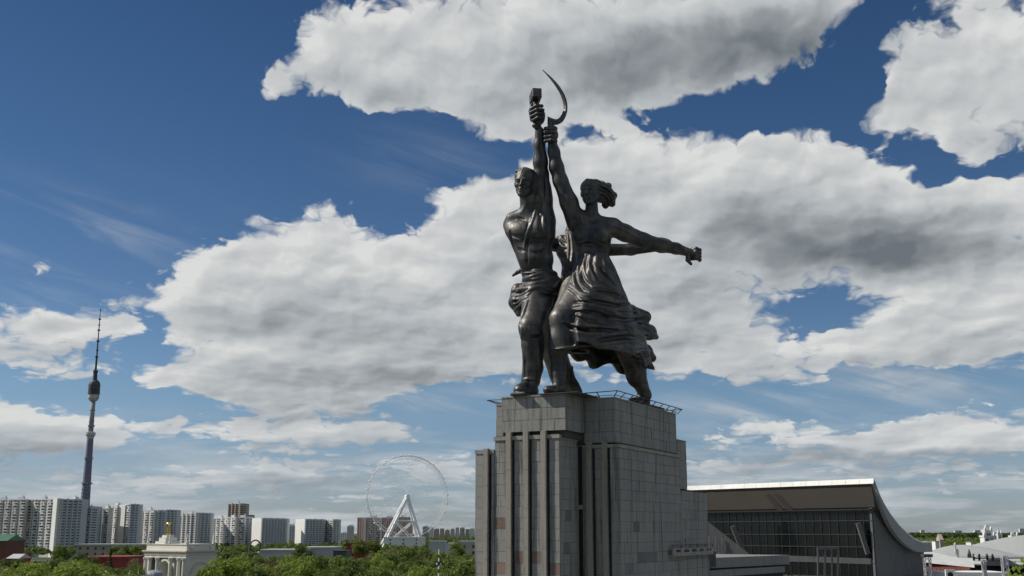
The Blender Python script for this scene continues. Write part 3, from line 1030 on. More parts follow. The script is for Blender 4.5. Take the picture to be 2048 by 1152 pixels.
def skirt_field(F, shrink=0.0, cut=None):
    X = (F.lo[0] + F.h * np.arange(F.n[0]))[:, None, None]
    Y = (F.lo[1] + F.h * np.arange(F.n[1]))[None, :, None]
    Z = (F.lo[2] + F.h * np.arange(F.n[2]))[None, None, :]
    du = (X - PO[0]) * Uv[0] + (Y - PO[1]) * Uv[1]
    dv = (X - PO[0]) * Vv[0] + (Y - PO[1]) * Vv[1]
    cu, cv = np.interp(Z, ZL, CUl), np.interp(Z, ZL, CVl)
    hu, hv = np.interp(Z, ZL, HUl) - shrink, np.interp(Z, ZL, HVl) - shrink
    x, y = (du - cu) / hu, (dv - cv) / hv
    rho = np.sqrt(x * x + y * y) + 1e-6
    th = np.arctan2(x, -y)                        # 0 at the front
    t = np.clip((45.2 - Z) / 8.0, 0, 1)
    # gathered at the waist, swept back in long waves below
    ph = th * 15 + .8 * np.sin(th * 3 + Z)
    g = .085 * np.exp(-((Z - 44.3) / 1.0) ** 2) * np.sin(ph)
    sweep = Z * 3.1 + dv * .55 + 1.1 * np.sin(dv * .5 + Z * .6) + .7 * np.sin(th * 2.0)
    back = np.clip((dv + .5) / 6, 0, 1)
    g = g + (.008 + .035 * back) * np.clip(t * 2.2, 0, 1) * np.sin(sweep) + (.025 * back * t) * np.sin(sweep * 1.9 + 1.0 + th)
    g = g + .15 * t * t * np.sin(th * 9 + 1.2 * np.sin(Z))
    d = (rho - 1) * np.minimum(hu, hv) * (.6 + .4 * np.minimum(hu, hv) / np.sqrt((hu * np.cos(th)) ** 2 * 0 + (hv * np.abs(np.cos(th)) + hu * np.abs(np.sin(th))) ** 2)) - g
    # hem: wavy, a little higher in front
    hem = 37.85 + .15 * np.sin(th * 5 + .5) + .22 * back * np.sin(dv * 1.9 + 1) - .035 * dv + .12
    d = np.maximum(d, (hem - Z) * .8)
    d = np.maximum(d, Z - 45.3)
    return d.astype(np.float32)


outer = skirt_field(sk)
inner = skirt_field(sk, .32)
zz = (sk.lo[2] + sk.h * np.arange(sk.n[2]))[None, None, :]
inner = np.maximum(inner, zz - 41.0) + 0
dz = skirt_field(sk, .32)
sk.a = np.clip(outer, -1, 1)
sk.path([P(1165, 575, 81.3), P(1124, 640, 79.95), P(1122, 680, 79.9), P(1122, 725, 79.9)], [1.15, .90, .92, .96], .35)
sk.path([P(1140, 660, 80.4), P(1150, 715, 80.6)], [1.0, 1.0], .4)
# flying tail lobes
sk.path([P(1262, 630, 85.5), P(1290, 634, 86.6)], [.75, .5], .2)
sk.path([P(1270, 655, 86.0), P(1298, 665, 87.3), P(1312, 674, 88.0)], [.85, .6, .22], .2)
sk.path([P(1262, 700, 86.4), P(1290, 704, 87.6), P(1304, 716, 88.2)], [.75, .6, .35], .2)
sk.path([P(1250, 715, 86.0), P(1285, 722, 87.2), P(1301, 730, 87.9)], [.4, .3, .18], .12)
sk.freeze()
F_ = [
    ([(1152, 526), (1147, 550), (1150, 572), (1165, 588)], .12), ([(1158, 524), (1156, 545), (1162, 570), (1182, 582)], .12), ([(1168, 524), (1168, 540), (1176, 560), (1196, 572)], .11),
    ([(1178, 524), (1180, 540), (1192, 556)], .11), ([(1188, 524), (1192, 538), (1206, 556), (1226, 572)], .12), ([(1198, 524), (1206, 542), (1224, 562), (1240, 580)], .12), ([(1208, 526), (1222, 545), (1238, 566)], .10),
    ([(1136, 566), (1150, 578), (1165, 590), (1190, 592), (1215, 594)], .17), ([(1128, 576), (1140, 578), (1160, 594), (1180, 606)], .14),
    ([(1184, 576), (1205, 574), (1232, 584), (1254, 600)], .19), ([(1178, 584), (1200, 592), (1226, 594)], .15),
    ([(1186, 598), (1220, 602), (1250, 604), (1272, 616)], .19), ([(1150, 586), (1166, 604), (1184, 612)], .13),
    ([(1148, 612), (1170, 610), (1195, 614), (1222, 622), (1246, 634), (1280, 632), (1296, 630)], .21), ([(1146, 618), (1170, 622), (1200, 630), (1222, 642), (1246, 648)], .15),
    ([(1200, 614), (1232, 618), (1262, 622), (1290, 628)], .16), ([(1124, 642), (1145, 650), (1175, 652), (1205, 654), (1235, 656)], .18), ([(1130, 655), (1155, 666), (1185, 668), (1215, 662)], .13),
    ([(1192, 676), (1215, 670), (1245, 666), (1270, 666), (1296, 676)], .20), ([(1200, 690), (1225, 686), (1255, 682), (1285, 688)], .16), ([(1250, 650), (1268, 658), (1284, 672)], .14),
    ([(1268, 640), (1286, 645), (1302, 654)], .15), ([(1276, 660), (1296, 668), (1314, 671)], .14), ([(1098, 702), (1130, 697), (1160, 691), (1190, 692)], .13), ([(1190, 692), (1230, 698), (1262, 706)], .14),
    ([(1262, 706), (1280, 700), (1304, 702)], .14), ([(1255, 712), (1280, 722), (1300, 728)], .13), ([(1262, 704), (1276, 714), (1296, 716)], .11), ([(1215, 524), (1232, 548), (1244, 575)], .12),
    ([(1240, 596), (1256, 608), (1276, 622)], .14), ([(1226, 610), (1250, 616), (1276, 624)], .12)]
for pts, r in F_:
    sk.stroke(pts, r * .95, .07)
for pts, r in [([(1152, 540), (1154, 562), (1168, 582)], .10), ([(1163, 535), (1166, 556), (1182, 574)], .10), ([(1184, 540), (1198, 562), (1216, 574)], .10), ([(1200, 536), (1216, 556), (1232, 574)], .10),
               ([(1190, 584), (1212, 586), (1236, 592)], .15), ([(1180, 600), (1205, 606), (1240, 612)], .15), ([(1150, 624), (1185, 624), (1215, 634), (1250, 640), (1290, 636)], .17),
               ([(1130, 648), (1160, 658), (1200, 660), (1240, 662)], .15), ([(1196, 682), (1225, 677), (1262, 674), (1290, 682)], .17), ([(1262, 648), (1280, 655), (1298, 662)], .14), ([(1264, 712), (1284, 709), (1300, 712)], .15),
               ([(1148, 604), (1170, 604), (1200, 608), (1230, 614)], .12), ([(1140, 632), (1165, 638), (1195, 644)], .12)]:
    sk.stroke(pts, r, .07, True)
# hollow under the hem
dv_ = ((sk.lo[0] + sk.h * np.arange(sk.n[0]))[:, None, None] - PO[0]) * Vv[0] + ((sk.lo[1] + sk.h * np.arange(sk.n[1]))[None, :, None] - PO[1]) * Vv[1]
sk.a = np.where(dv_ < 4.0, np.maximum(sk.a, (37.72 + .02 * dv_ - (sk.lo[2] + sk.h * np.arange(sk.n[2]))[None, None, :])), sk.a)
sk.a = np.maximum(sk.a, -(dz + np.maximum(zz - 41.2, 0) * 1.2))
wobble = None
o = fin(sk.mesh('skirt', M_steel, wo_o))
o.matrix_parent_inverse = Matrix.Identity(4)
skirt_o = o

# ------------------------------ hammer
hm = MB()
hax = np.array([.16, -.98, 0.10]); hax /= np.linalg.norm(hax)
hs_ = np.cross(hax, Wv); hs_ /= np.linalg.norm(hs_)
hu_ = np.cross(hs_, hax)
hcen = P(1071, 193, 81.2)
def hbox(m, c, la, ls, lu, ch=.08):
    pts = []
    for t in (-la, -la + ch, la - ch, la):
        k = .9 if abs(t) == la else 1.0
        for (a_, b_) in ((-1, -1), (1, -1), (1, 1), (-1, 1)):
            pts.append(c + hax * t + hs_ * a_ * ls * k + hu_ * b_ * lu * k)
    fs = [(0, 3, 2, 1), (12, 13, 14, 15)]
    for r_ in range(3):
        for k_ in range(4):
            k2 = (k_ + 1) % 4
            fs.append((r_ * 4 + k_, r_ * 4 + k2, r_ * 4 + 4 + k2, r_ * 4 + 4 + k_))
    m.add(pts, fs)
hbox(hm, hcen, .75, .36, .36)
ham = fin(hm.build('hammer', M_steel, statue))
hh = MB()
hh.tube([P(1071, 200, 81.15), P(1072, 230, 81.0), P(1074, 257, 80.9)], [.2, .2, .22], 12)
o = hh.build('handle', M_steel, ham, True)

# ------------------------------ sickle
outl = [(1085.3, 139.5), (1096, 149), (1104, 156), (1111, 163.5), (1118, 172), (1124, 181), (1129, 190), (1132.5, 199.5), (1134.5, 208), (1135, 216), (1134.5, 223), (1132.5, 230), (1130, 236), (1126, 242), (1121, 246), (1115, 248.5), (1106, 249.5), (1095, 250)]
inl = [(1085, 141), (1093, 149.5), (1098.5, 156), (1104, 163), (1109.5, 170.5), (1115, 179), (1119.5, 187), (1123, 195), (1125.5, 203), (1126.8, 210), (1127, 216), (1126, 221.5), (1124, 227.5), (1120.5, 233), (1116, 237.5), (1111, 238.5), (1103, 236), (1095, 232.5)]
sm = MB()
vs = []
nS = len(outl)
for i in range(nS):
    w_ = math.dist(outl[i], inl[i]) * .037
    th_ = .05 + .12 * min(1, w_ / .4)
    y_ = 81.05
    a_, b_ = P(*outl[i], y_), P(*inl[i], y_)
    m_ = a_ * .55 + b_ * .45
    vs += [a_ + (0, -th_ * .7, 0), m_ + (0, -th_, 0), b_, m_ + (0, th_, 0), a_ + (0, th_ * .7, 0)]
fs = []
for i in range(nS - 1):
    for k_ in range(5):
        k2 = (k_ + 1) % 5
        fs.append((i * 5 + k_, i * 5 + k2, i * 5 + 5 + k2, i * 5 + 5 + k_))
fs += [(4, 3, 2, 1, 0), tuple((nS - 1) * 5 + k_ for k_ in range(5))]
sm.add(vs, fs)
sick = fin(sm.build('sickle', M_steel, statue))
sh = MB()
sh.tube([P(1100, 240, 81.0), P(1102, 262, 81.0), P(1103, 290, 81.0)], [.2, .19, .17], 12)
sh.build('handle', M_steel, sick, True)
# ------------------------------------------------------------------ ground
M_ground = simple('park_ground', (.06, .075, .035), .95, 0, .35, .02)
M_pave = simple('paving', (.20, .20, .19), .9, 0, .2, .05)
g = MB()
g.add([(-16000, -2000, 0), (16000, -2000, 0), (16000, 24000, 0), (-16000, 24000, 0)], [(0, 1, 2, 3)])
tag(g.build('ground', M_ground), 'flat green parkland stretching to the horizon', kind='structure')
g = MB()
g.add([(-90, 20, .01), (110, 20, .01), (160, 330, .01), (-30, 330, .01)], [(0, 1, 2, 3)])
tag(g.build('plaza', M_pave), 'grey paved square round the pedestal', kind='structure')

# ------------------------------------------------------------------ pedestal
ped = empty('pedestal', L(-2, 8, 0), -PHI)
tag(ped, 'tall stepped grey stone pedestal with vertical ribs under the steel statue', 'pedestal')
PEDO = L(-2, 8, 0)
# local coordinates of the pedestal: x = u+2, y = v-8


def pbox(m, u0, u1, v0, v1, z0, z1):
    m.box(u0 + 2, u1 + 2, v0 - 8, v1 - 8, z0, z1)


ST = .10     # thickness of the facing slabs: the core is set back by this much
core = MB()
i_ = .06
pbox(core, -4.98, -.04 - 0, 0 + i_, 3.4, 31.95, 34.38)
pbox(core, -5.56, -5.0, .3 + i_, 3.4, 30.9, 33.9)
pbox(core, -5.56, 2.38 - i_, 3.29 + i_, 16.5 - .02, 31.2, 34.34)
pbox(core, -5.5, 2.38 - i_, 16.48, 18.8, 28.3, 32.3)
pbox(core, -7.12 + i_, -5.5, 0 + i_, 22, 0, 30.78)
pbox(core, -5.52, -.5 - i_, 0 + i_ + .002, 21.9, 0, 31.72)
pbox(core, -.6, 2.62 - i_, 3.29 + i_, 16.46, 0, 31.1)
pbox(core, -.62, 2.615 - i_, 16.4, 23.2, 0, 28.3)
pbox(core, -5.4, -.2, .35, 3.6, 31.5, 32.1)
pbox(core, -.7, 2.2, 3.7, 16.2, 30.9, 31.4)
core.build('core', M_joint, ped)

slabs = []   # (area score, u0,u1,v0,v1,z0,z1, material)
rs = random.Random(5)
JT = .010


def courses(z0, z1, h):
    n = max(1, round((z1 - z0) / h))
    return [z0 + (z1 - z0) * i / n for i in range(n + 1)]


def face_u(u0, u1, v, z0, z1, h=.72, w=1.05, mats=None, skip=()):
    """slabs on a front face (normal -v) at plane v"""
    zc = courses(z0, z1, h)
    for r_ in range(len(zc) - 1):
        n = max(1, round((u1 - u0) / w))
        cuts = [u0] + [u0 + (u1 - u0) * (i + (.0 if r_ % 2 else .0) + rs.uniform(-.18, .18)) / n for i in range(1, n)] + [u1]
        for a_, b_ in zip(cuts[:-1], cuts[1:]):
            e = rs.uniform(-.012, .014)
            slabs.append((a_ + .004, b_ - .004, v - .001 + e, v + ST + .02, zc[r_] + JT, zc[r_ + 1] - JT, None, 'f'))


def face_v(u, v0, v1, z0, z1, h=.72, w=1.3):
    """slabs on a side face (normal +u) at plane u"""
    zc = courses(z0, z1, h)
    for r_ in range(len(zc) - 1):
        n = max(1, round((v1 - v0) / w))
        off = .45 if (r_ % 2 and n > 2) else 0
        cuts = [v0] + [v0 + (v1 - v0) * (i - off + rs.uniform(-.15, .15)) / n for i in range(1, n)] + [v1]
        for a_, b_ in zip(cuts[:-1], cuts[1:]):
            e = rs.uniform(-.012, .014)
            slabs.append((u - ST - .02, u + .001 + e, a_ + .004, b_ - .004, zc[r_] + JT, zc[r_ + 1] - JT, None, 's'))


# upper blocks
face_u(-5.02, 0.0, 0, 31.95, 34.38, .80, 1.0)
face_u(-5.60, -5.03, .3, 30.9, 33.92, .80, .6)
face_v(0.0, .12, 3.2, 31.95, 34.38, .80, 1.0)
face_u(.0, 2.38, 3.29, 31.25, 34.34, .78, .9)
face_v(2.38, 3.41, 16.46, 31.25, 34.34, .78, 1.35)
face_v(2.38, 16.5, 18.8, 28.45, 32.3, .78, 1.1)
# lower blocks, down to the ground (below the picture they turn into one joined part)
Z0 = 21.4
RIBS = [(-6.35, -5.98), (-4.57, -4.13), (-3.21, -2.78), (-1.84, -1.41)]
RIBS2 = [(.15, .60), (1.39, 1.78)]
for (a_, b_, zt) in ((-7.12, -6.35, 30.75), (-5.98, -5.57, 30.75), (-5.55, -4.57, 31.66), (-4.13, -3.21, 31.66), (-2.78, -1.84, 31.66), (-1.41, -.5, 31.66)):
    face_u(a_, b_, 0, Z0, zt - .28, .74, 1.0)
for (a_, b_) in ((-.12, .15), (.60, 1.39), (1.78, 2.62)):
    face_u(a_, b_, 3.29, Z0, 30.85, .74, .9)
face_v(-.5, .12, 3.0, Z0, 31.6, .74, .98)
face_v(2.62, 3.41, 16.35, Z0, 30.85, .74, 1.45)
face_v(2.62, 16.37, 23.2, Z0, 28.3, .74, 1.55)


def slab_mesh(name, mat):
    m = MB()
    c = .04
    # unit block with a chamfered front, 28 triangles
    m.hexa([(0, 0, 0), (1, 0, 0), (1, 1, 0), (0, 1, 0), (0, 0, 1), (1, 0, 1), (1, 1, 1), (0, 1, 1)])
    return m.mesh(name, mat)


SM = {k: slab_mesh('slab_' + k, m) for k, m in (('grey', M_stone), ('pink', M_stone_pink), ('dark', M_stone_dark))}
# the slabs that were replaced with reddish-brown or dark ones, at the places the photograph shows
pinkpix = [(1010, 1052), (1045, 1109), (1000, 1128), (1079, 1123), (1112, 1130), (1171, 1064), (1173, 1137), (1235, 1150), (960, 1150)]
darkpix = [(1131, 1036), (1131, 1086), (1254, 1135), (1282, 1121), (1302, 1112), (1346, 1080), (1268, 1050), (1310, 1148)]
sc_list = []
for s_ in slabs:
    (u0, u1, v0, v1, z0, z1, _, kind) = s_
    c4 = [proj(L(u, v, z)) for u, v, z in ((u0, v0, z0), (u1, v0 if kind == 'f' else v1, z0), (u1, v0 if kind == 'f' else v1, z1), (u0 if kind == 'f' else u1, v0, z1))]
    xs_, ys_ = [c[0] for c in c4], [c[1] for c in c4]
    if kind == 's':
        c4 = [proj(L(u1, v, z)) for v, z in ((v0, z0), (v1, z0), (v1, z1), (v0, z1))]
        xs_, ys_ = [c[0] for c in c4], [c[1] for c in c4]
    if kind == 'f':
        c4 = [proj(L(u, v0, z)) for u, z in ((u0, z0), (u1, z0), (u1, z1), (u0, z1))]
        xs_, ys_ = [c[0] for c in c4], [c[1] for c in c4]
    x0, x1, y0, y1 = min(xs_), max(xs_), min(ys_), max(ys_)
    mk = 'grey'
    if any(x0 <= px <= x1 and y0 <= py <= y1 for px, py in pinkpix):
        mk = 'pink'
    elif any(x0 <= px <= x1 and y0 <= py <= y1 for px, py in darkpix):
        mk = 'dark'
    vis = max(0, min(y1, 1152) - y0) * (x1 - x0)
    sc_list.append((vis, s_, mk))
sc_list.sort(key=lambda t: -t[0])
rest = MB()
for i, (vis, s_, mk) in enumerate(sc_list):
    (u0, u1, v0, v1, z0, z1, _, kind) = s_
    if i < 300:
        o = link_mesh('stone_slab', SM[mk], ped, (u0 + 2, v0 - 8, z0))
        o.scale = (u1 - u0, v1 - v0, z1 - z0)
    else:
        pbox(rest, u0, u1, v0, v1, z0, z1)
# shaft below the picture
slabs = []
for (a_, b_) in ((-7.12, -6.35), (-5.98, -4.57), (-4.13, -3.21), (-2.78, -1.84), (-1.41, -.5)):
    face_u(a_, b_, 0, .1, Z0, .74, 1.2)
face_u(-.12, 2.62, 3.29, .1, Z0, .74, 1.2)
face_v(-.5, .12, 3.0, .1, Z0, .74, 1.4)
face_v(2.62, 3.41, 23.2, .1, Z0, .74, 1.6)
for s_ in slabs:
    (u0, u1, v0, v1, z0, z1, _, kind) = s_
    pbox(rest, u0, u1, v0, v1, z0, z1)
o = rest.build('lower_slabs', M_stone, ped)
tag(o, kind='stuff')

for (a_, b_), zt in zip(RIBS + RIBS2, (30.86, 31.95, 31.95, 31.95, 31.32, 31.32)):
    m = MB()
    v = 0 if a_ < -.5 else 3.29
    zs = np.linspace(0, zt, 13)
    for z0, z1 in zip(zs[:-1], zs[1:]):
        pbox(m, a_ + .02, b_ - .02, v - .24, v + .10, z0 + .012, z1 - .012)
    pbox(m, a_ + .05, b_ - .05, v - .20, v + .09, 0, zt - .03)
    m.build('pilaster', M_pil, ped)
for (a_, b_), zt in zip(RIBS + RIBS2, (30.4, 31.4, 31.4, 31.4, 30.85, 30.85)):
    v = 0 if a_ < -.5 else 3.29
    m = MB(); pbox(m, b_ + .004, b_ + .17, v - .014, v + .06, 0, zt); m.build('painted_shadow_strip', M_black, ped)  # black strip right of each rib: its shadow line put in as colour
# string courses under the recessed joint
m = MB(); pbox(m, -5.62, -.44, -.07, 3.2, 31.40, 31.66); m.build('string_course', M_pil, ped)
m = MB(); pbox(m, -.52, 2.69, 3.22, 16.3, 30.87, 31.12); m.build('string_course', M_pil, ped)
m = MB(); pbox(m, -7.16, -5.6, -.05, 20, 30.49, 30.78); m.build('string_course', M_stone, ped)
# coping
m = MB()
pbox(m, -5.05, .03, -.03, 3.25, 34.392, 34.50)
pbox(m, -5.63, -5.06, .27, 5, 33.93, 34.04)
pbox(m, -5.60, 2.41, 3.262, 16.5, 34.352, 34.47)
pbox(m, -5.5, 2.41, 16.51, 18.83, 32.31, 32.42)
m.build('coping', M_pil, ped)
# recessed black window strip in the inner corner
m = MB(); pbox(m, -.47, -.15, 3.20, 3.34, 0, 31.05); m.build('window_strip', M_black, ped)
m = MB(); pbox(m, -.49, -.45, 3.02, 3.10, 0, 31.0); pbox(m, -.14, -.10, 3.16, 3.2, 0, 31.0); pbox(m, -.46, -.16, 3.14, 3.19, 26.6, 26.9); m.build('window_frame', M_pil, ped)
m = MB(); pbox(m, 2.0, 2.60, 16.55, 23.1, 28.31, 28.40); m.build('roof_edge', M_black, ped)

# railing that leans out over the edge of the top
rl = empty('railing', L(2.38, 9.9, 34.47), -PHI)
tag(rl, 'thin dark metal railing leaning out over the edge of the pedestal top', 'railing')


def rp(u, v, z):
    return (u - 2.38, v - 9.9, z - 34.47)


m = MB()
m.tube([rp(.1, 2.9, 34.80), rp(2.78, 2.85, 34.84), rp(2.78, 17.0, 34.84), rp(-1.0, 17.0, 34.84)], .035, 6)
m.build('handrail', M_rail, rl)
m = MB()
m.tube([rp(.1, 3.35, 34.60), rp(2.45, 3.3, 34.60), rp(2.45, 16.6, 34.60), rp(-1.0, 16.6, 34.60)], .025, 6)
m.build('lower_rail', M_rail, rl)
for (a_, b_) in [((2.3, 3.4), (2.76, 2.87)), ((1.2, 3.4), (1.2, 2.82)), ((.35, 3.4), (.35, 2.9))] + [((2.36, v), (2.76, v)) for v in (4.4, 6.0, 7.6, 9.2, 10.8, 12.4, 14.0, 15.5, 16.9)]:
    m = MB(); m.bar(rp(a_[0], a_[1], 34.47), rp(b_[0], b_[1], 34.83), .05); m.build('post', M_rail, rl)
rl = empty('railing', L(-5.6, 3.2, 34.1), -PHI)
tag(rl, 'short end of metal railing jutting out at the left corner of the pedestal top', 'railing')
m = MB(); m.tube([(.5, -2.9, .27), (-.75, -2.9, .27), (-.75, 3, .27)], .035, 6); m.build('handrail', M_rail, rl)
m = MB(); m.tube([(.4, -2.5, .02), (-.1, -2.45, .02), (-.1, 3, .02)], .03, 6); m.build('lower_rail', M_rail, rl)
for y in (-2.8, -1.4, 0.2):
    m = MB(); m.bar((.05, y, -.03), (-.73, y, .26), .05); m.build('post', M_rail, rl)
# steel base plate under her back foot
m = MB()
m.prism([(-.6, -2.0), (.95, -2.2), (1.0, 2.2), (-.7, 2.4)], 0, .22)
m.box(-3.2, -.2, -12.2, 3.2, 0.0, .06)
o = m.build('base_plate', M_steel, None, False, L(1.3, 11.8, 34.475), -PHI)
o.parent = statue
o.matrix_parent_inverse = Matrix.Translation(-Vector(S0))

# ------------------------------------------------------------------ museum wing at the foot
M_conc = stone_mat('pale_concrete', (.23, .235, .235), .05, .8)
M_conc_d = stone_mat('grey_concrete', (.12, .125, .125), .05, .8)
M_glassd = simple('dark_glass', (.012, .014, .015), .08, 0, .2, .3, .5)


def quad_wall(m, pa, pb, z0, z1, thick, out=(0, 0)):
    """upright slab from plan point a to b, thickness away from the viewer"""
    a, b = np.array(pa[:2]), np.array(pb[:2])
    d = (b - a) / np.linalg.norm(b - a)
    n = np.array([-d[1], d[0]])
    m.prism([tuple(a), tuple(b), tuple(b + n * thick), tuple(a + n * thick)], z0, z1)


def zat(px, py, Y):
    return P(px, py, Y)[2]


wing = empty('terrace_wing', P(1450, 1150, 108) * (1, 1, 0))
tag(wing, 'low grey concrete terrace block with a deep parapet between pedestal and pavilion', 'building')
WO = np.array(wing.location)


def wq_(px, Y):
    return (GX(px, Y) - WO[0], Y - WO[1])


def band(name, pxa, Ya, pxb, Yb, pya, pyb, mat, thick, zb=None, parent=None, h=None):
    za, zb_ = zat(pxa, pya, Ya), zat(pxb, pyb, Yb)
    a, b = np.array(wq_(pxa, Ya)), np.array(wq_(pxb, Yb))
    d = (b - a) / np.linalg.norm(b - a)
    n = np.array([-d[1], d[0]])
    m = MB()
    zt = (za + zb_) / 2
    m.prism([tuple(a), tuple(b), tuple(b + n * thick), tuple(a + n * thick)], zt - h, zt)
    return m.build(name, mat, parent or wing)


A0 = np.array(wq_(1324, 104)); 
band('parapet', 1364, 104, 1576, 122, 1119, 1109, M_conc, 14, h=.95)
band('parapet', 1325, 103.4, 1363.6, 103.9, 1122, 1120, M_conc, 10, h=2.2)
band('painted_shade_band', 1366, 104.6, 1572, 122.4, 1137, 1124, M_black, 12, h=.55)  # solid black blocks paint the shade of the recesses below parapet and beam
band('beam', 1382, 104.3, 1566, 121, 1146, 1130, M_conc, 12, h=.62)
band('painted_shade_band', 1384, 104.8, 1562, 121.3, 1160, 1142, M_black, 12, h=.4)
band('wall', 1376, 104.5, 1566, 121.4, 1168, 1150, M_conc_d, 12, h=16.8)
band('roof', 1366, 104.9, 1570, 122.6, 1121, 1111, M_conc_d, 12, h=.3)
bal = empty('balcony', L(2.62, 20, 23.2), -PHI)
tag(bal, 'small pale balcony with slotted parapet on the lower right flank of the pedestal', 'balcony')
m = MB()
m.box(.0, .42, -7.0, 3.2, .0, .10)
m.box(.30, .42, -7.0, 3.2, .10, .28)
m.box(.30, .42, -7.0, 3.2, .50, .60)
for k_ in range(6):
    m.box(.30, .42, -7.0 + k_ * 1.9, -7.0 + k_ * 1.9 + .7, .28, .50)
m.build('parapet', M_pil, bal)
m = MB(); m.tube([(.36, -7, .85), (.36, 3.2, .85)], .03, 6); 
for k_ in range(6):
    m.bar((.36, -6.9 + k_ * 2.0, .6), (.36, -6.9 + k_ * 2.0, .85), .05)
m.build('handrail', M_rail, bal)
kio = MB(); kio.box(-.9, .9, -.9, .9, 0, 2.6); 
ho = empty('roof_hatch', P(1421, 1120, 108))
tag(ho, 'small grey box with a flat lid standing on the terrace beside the pedestal', 'roof hatch')
m = MB(); m.box(-.45, .45, -.4, .4, -.6, .75); m.build('box', M_conc_d, ho)
m = MB(); m.box(-.62, .62, -.55, .55, .752, .87); m.build('lid', M_conc, ho)

# ------------------------------------------------------------------ exhibition pavilion with the sweeping roof
M_roof = simple('white_roof_metal', (.72, .71, .66), .35, .1, .12, .25)
M_roofside = simple('grey_roof_edge', (.24, .245, .245), .55, 0, .1, .4)
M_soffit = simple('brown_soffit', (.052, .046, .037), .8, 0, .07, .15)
M_side = stone_mat('grey_render', (.135, .145, .148), .04, .8)
M_mull = simple('mullion_metal', (.045, .048, .046), .6, .2, .1, 2)
pv = empty('pavilion', (70, 240, 0))
tag(pv, 'glass-fronted pavilion with a concave roof sweeping up to a sharp corner', 'building')
PVO = np.array([70, 240, 0.])
P0 = P(1748, 957.5, 220.)
PL = P(1376, 972, 256.)
e1 = (P0 - PL) * (1, 1, 0); e1 /= np.linalg.norm(e1)           # along the front, to the right
e2 = np.array([-e1[1], e1[0], 0])                              # away from the viewer
LF = 75.0                                                      # front length


def pw_(s, t, z):
    """s along the front measured back from the right corner, t depth behind the front edge"""
    q = P0 * (1, 1, 0) - e1 * s + e2 * t - PVO
    return (q[0], q[1], z)


def on_side(px, py, s=0.0):
    """where the upright side plane s meets that line of sight: returns depth t and height z"""
    r = ray(px, py)
    o = np.array([0, 0, CAM_H]) - (P0 * (1, 1, 0) - e1 * s)
    n = e1
    tt = -(o @ n) / (r @ n)
    q = o + r * tt
    return q @ e2, q[2]


top_pix = [(1748, 957.5), (1758, 987), (1776.5, 1021), (1797, 1048), (1813.5, 1064), (1830, 1077), (1844, 1083), (1862, 1082)]
bot_pix = [(1750, 968), (1763, 1017), (1780, 1054), (1800, 1081), (1820, 1098), (1835, 1105), (1853, 1104)]
tp = [on_side(*q) for q in top_pix]
bp_ = [on_side(*q) for q in bot_pix]
TT = np.array([q[0] for q in tp]); TZ = np.array([q[1] for q in tp])
BT = np.array([q[0] for q in bp_]); BZ = np.array([q[1] for q in bp_])
print('roof', TT.round(1), TZ.round(1), BT.round(1), BZ.round(1))
o_ = np.argsort(TT); TT, TZ = TT[o_], TZ[o_]
ts = np.linspace(0, TT.max(), 26)
ztop = np.interp(ts, TT, TZ)
zbot = np.minimum(np.interp(ts, BT, BZ), ztop - .9)
zbot[0] = ztop[0] - .9
# smooth
for _ in range(2):
    ztop[1:-1] = (ztop[:-2] + 2 * ztop[1:-1] + ztop[2:]) / 4
    zbot[1:-1] = (zbot[:-2] + 2 * zbot[1:-1] + zbot[2:]) / 4
m = MB()
n_ = len(ts)
vs = []
for s_ in (0.0, LF):
    for i in range(n_):
        vs.append(pw_(s_, ts[i], ztop[i] - .02))
    for i in range(n_):
        vs.append(pw_(s_, ts[i], ztop[i] - .35))
fs = []
for i in range(n_ - 1):
    fs.append((i, i + 1, 2 * n_ + i + 1, 2 * n_ + i))
    fs.append((n_ + i, 2 * n_ + n_ + i, 2 * n_ + n_ + i + 1, n_ + i + 1))
    fs.append((i, n_ + i, n_ + i + 1, i + 1))
fs.append((0, 2 * n_, 3 * n_, n_)); fs.append((n_ - 1, 2 * n_ - 1, 4 * n_ - 1, 3 * n_ - 1))
m.add(vs, fs)
m.build('roof', M_roof, pv)
# fascia panels of the front edge, slightly uneven
for k_ in range(24):
    m = MB()
    s0, s1 = LF * k_ / 24, LF * (k_ + 1) / 24 - .05
    m.hexa([pw_(s1, -.35, ztop[0] - .92), pw_(s0, -.35, ztop[0] - .92), pw_(s0, .1, ztop[0] - .92), pw_(s1, .1, ztop[0] - .92),
            pw_(s1, -.12, ztop[0] + .05), pw_(s0, -.12, ztop[0] + .05), pw_(s0, .2, ztop[0] + .05), pw_(s1, .2, ztop[0] + .05)])
    m.build('fascia_panel', M_roof, pv)
# side edge band
m = MB()
for i in range(n_ - 1):
    m.hexa([pw_(.7, ts[i], zbot[i]), pw_(-.15, ts[i], zbot[i]), pw_(-.15, ts[i + 1] , zbot[i + 1]), pw_(.7, ts[i + 1], zbot[i + 1]),
            pw_(.7, ts[i], ztop[i] - .36), pw_(-.15, ts[i], ztop[i] - .36), pw_(-.15, ts[i + 1], ztop[i + 1] - .36), pw_(.7, ts[i + 1], ztop[i + 1] - .36)])
m.build('roof_edge', M_roofside, pv)
# soffit / wall set back
REC = 1.4
qt, qz = on_side(1744, 1018, REC)
print('facade corner', qt, qz)
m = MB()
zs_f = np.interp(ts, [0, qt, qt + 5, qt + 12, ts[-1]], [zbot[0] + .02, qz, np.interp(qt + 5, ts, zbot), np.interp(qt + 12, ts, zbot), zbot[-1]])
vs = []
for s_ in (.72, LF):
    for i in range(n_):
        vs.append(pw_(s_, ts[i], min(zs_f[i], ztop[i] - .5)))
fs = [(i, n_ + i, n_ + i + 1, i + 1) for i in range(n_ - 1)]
m.add(vs, fs)
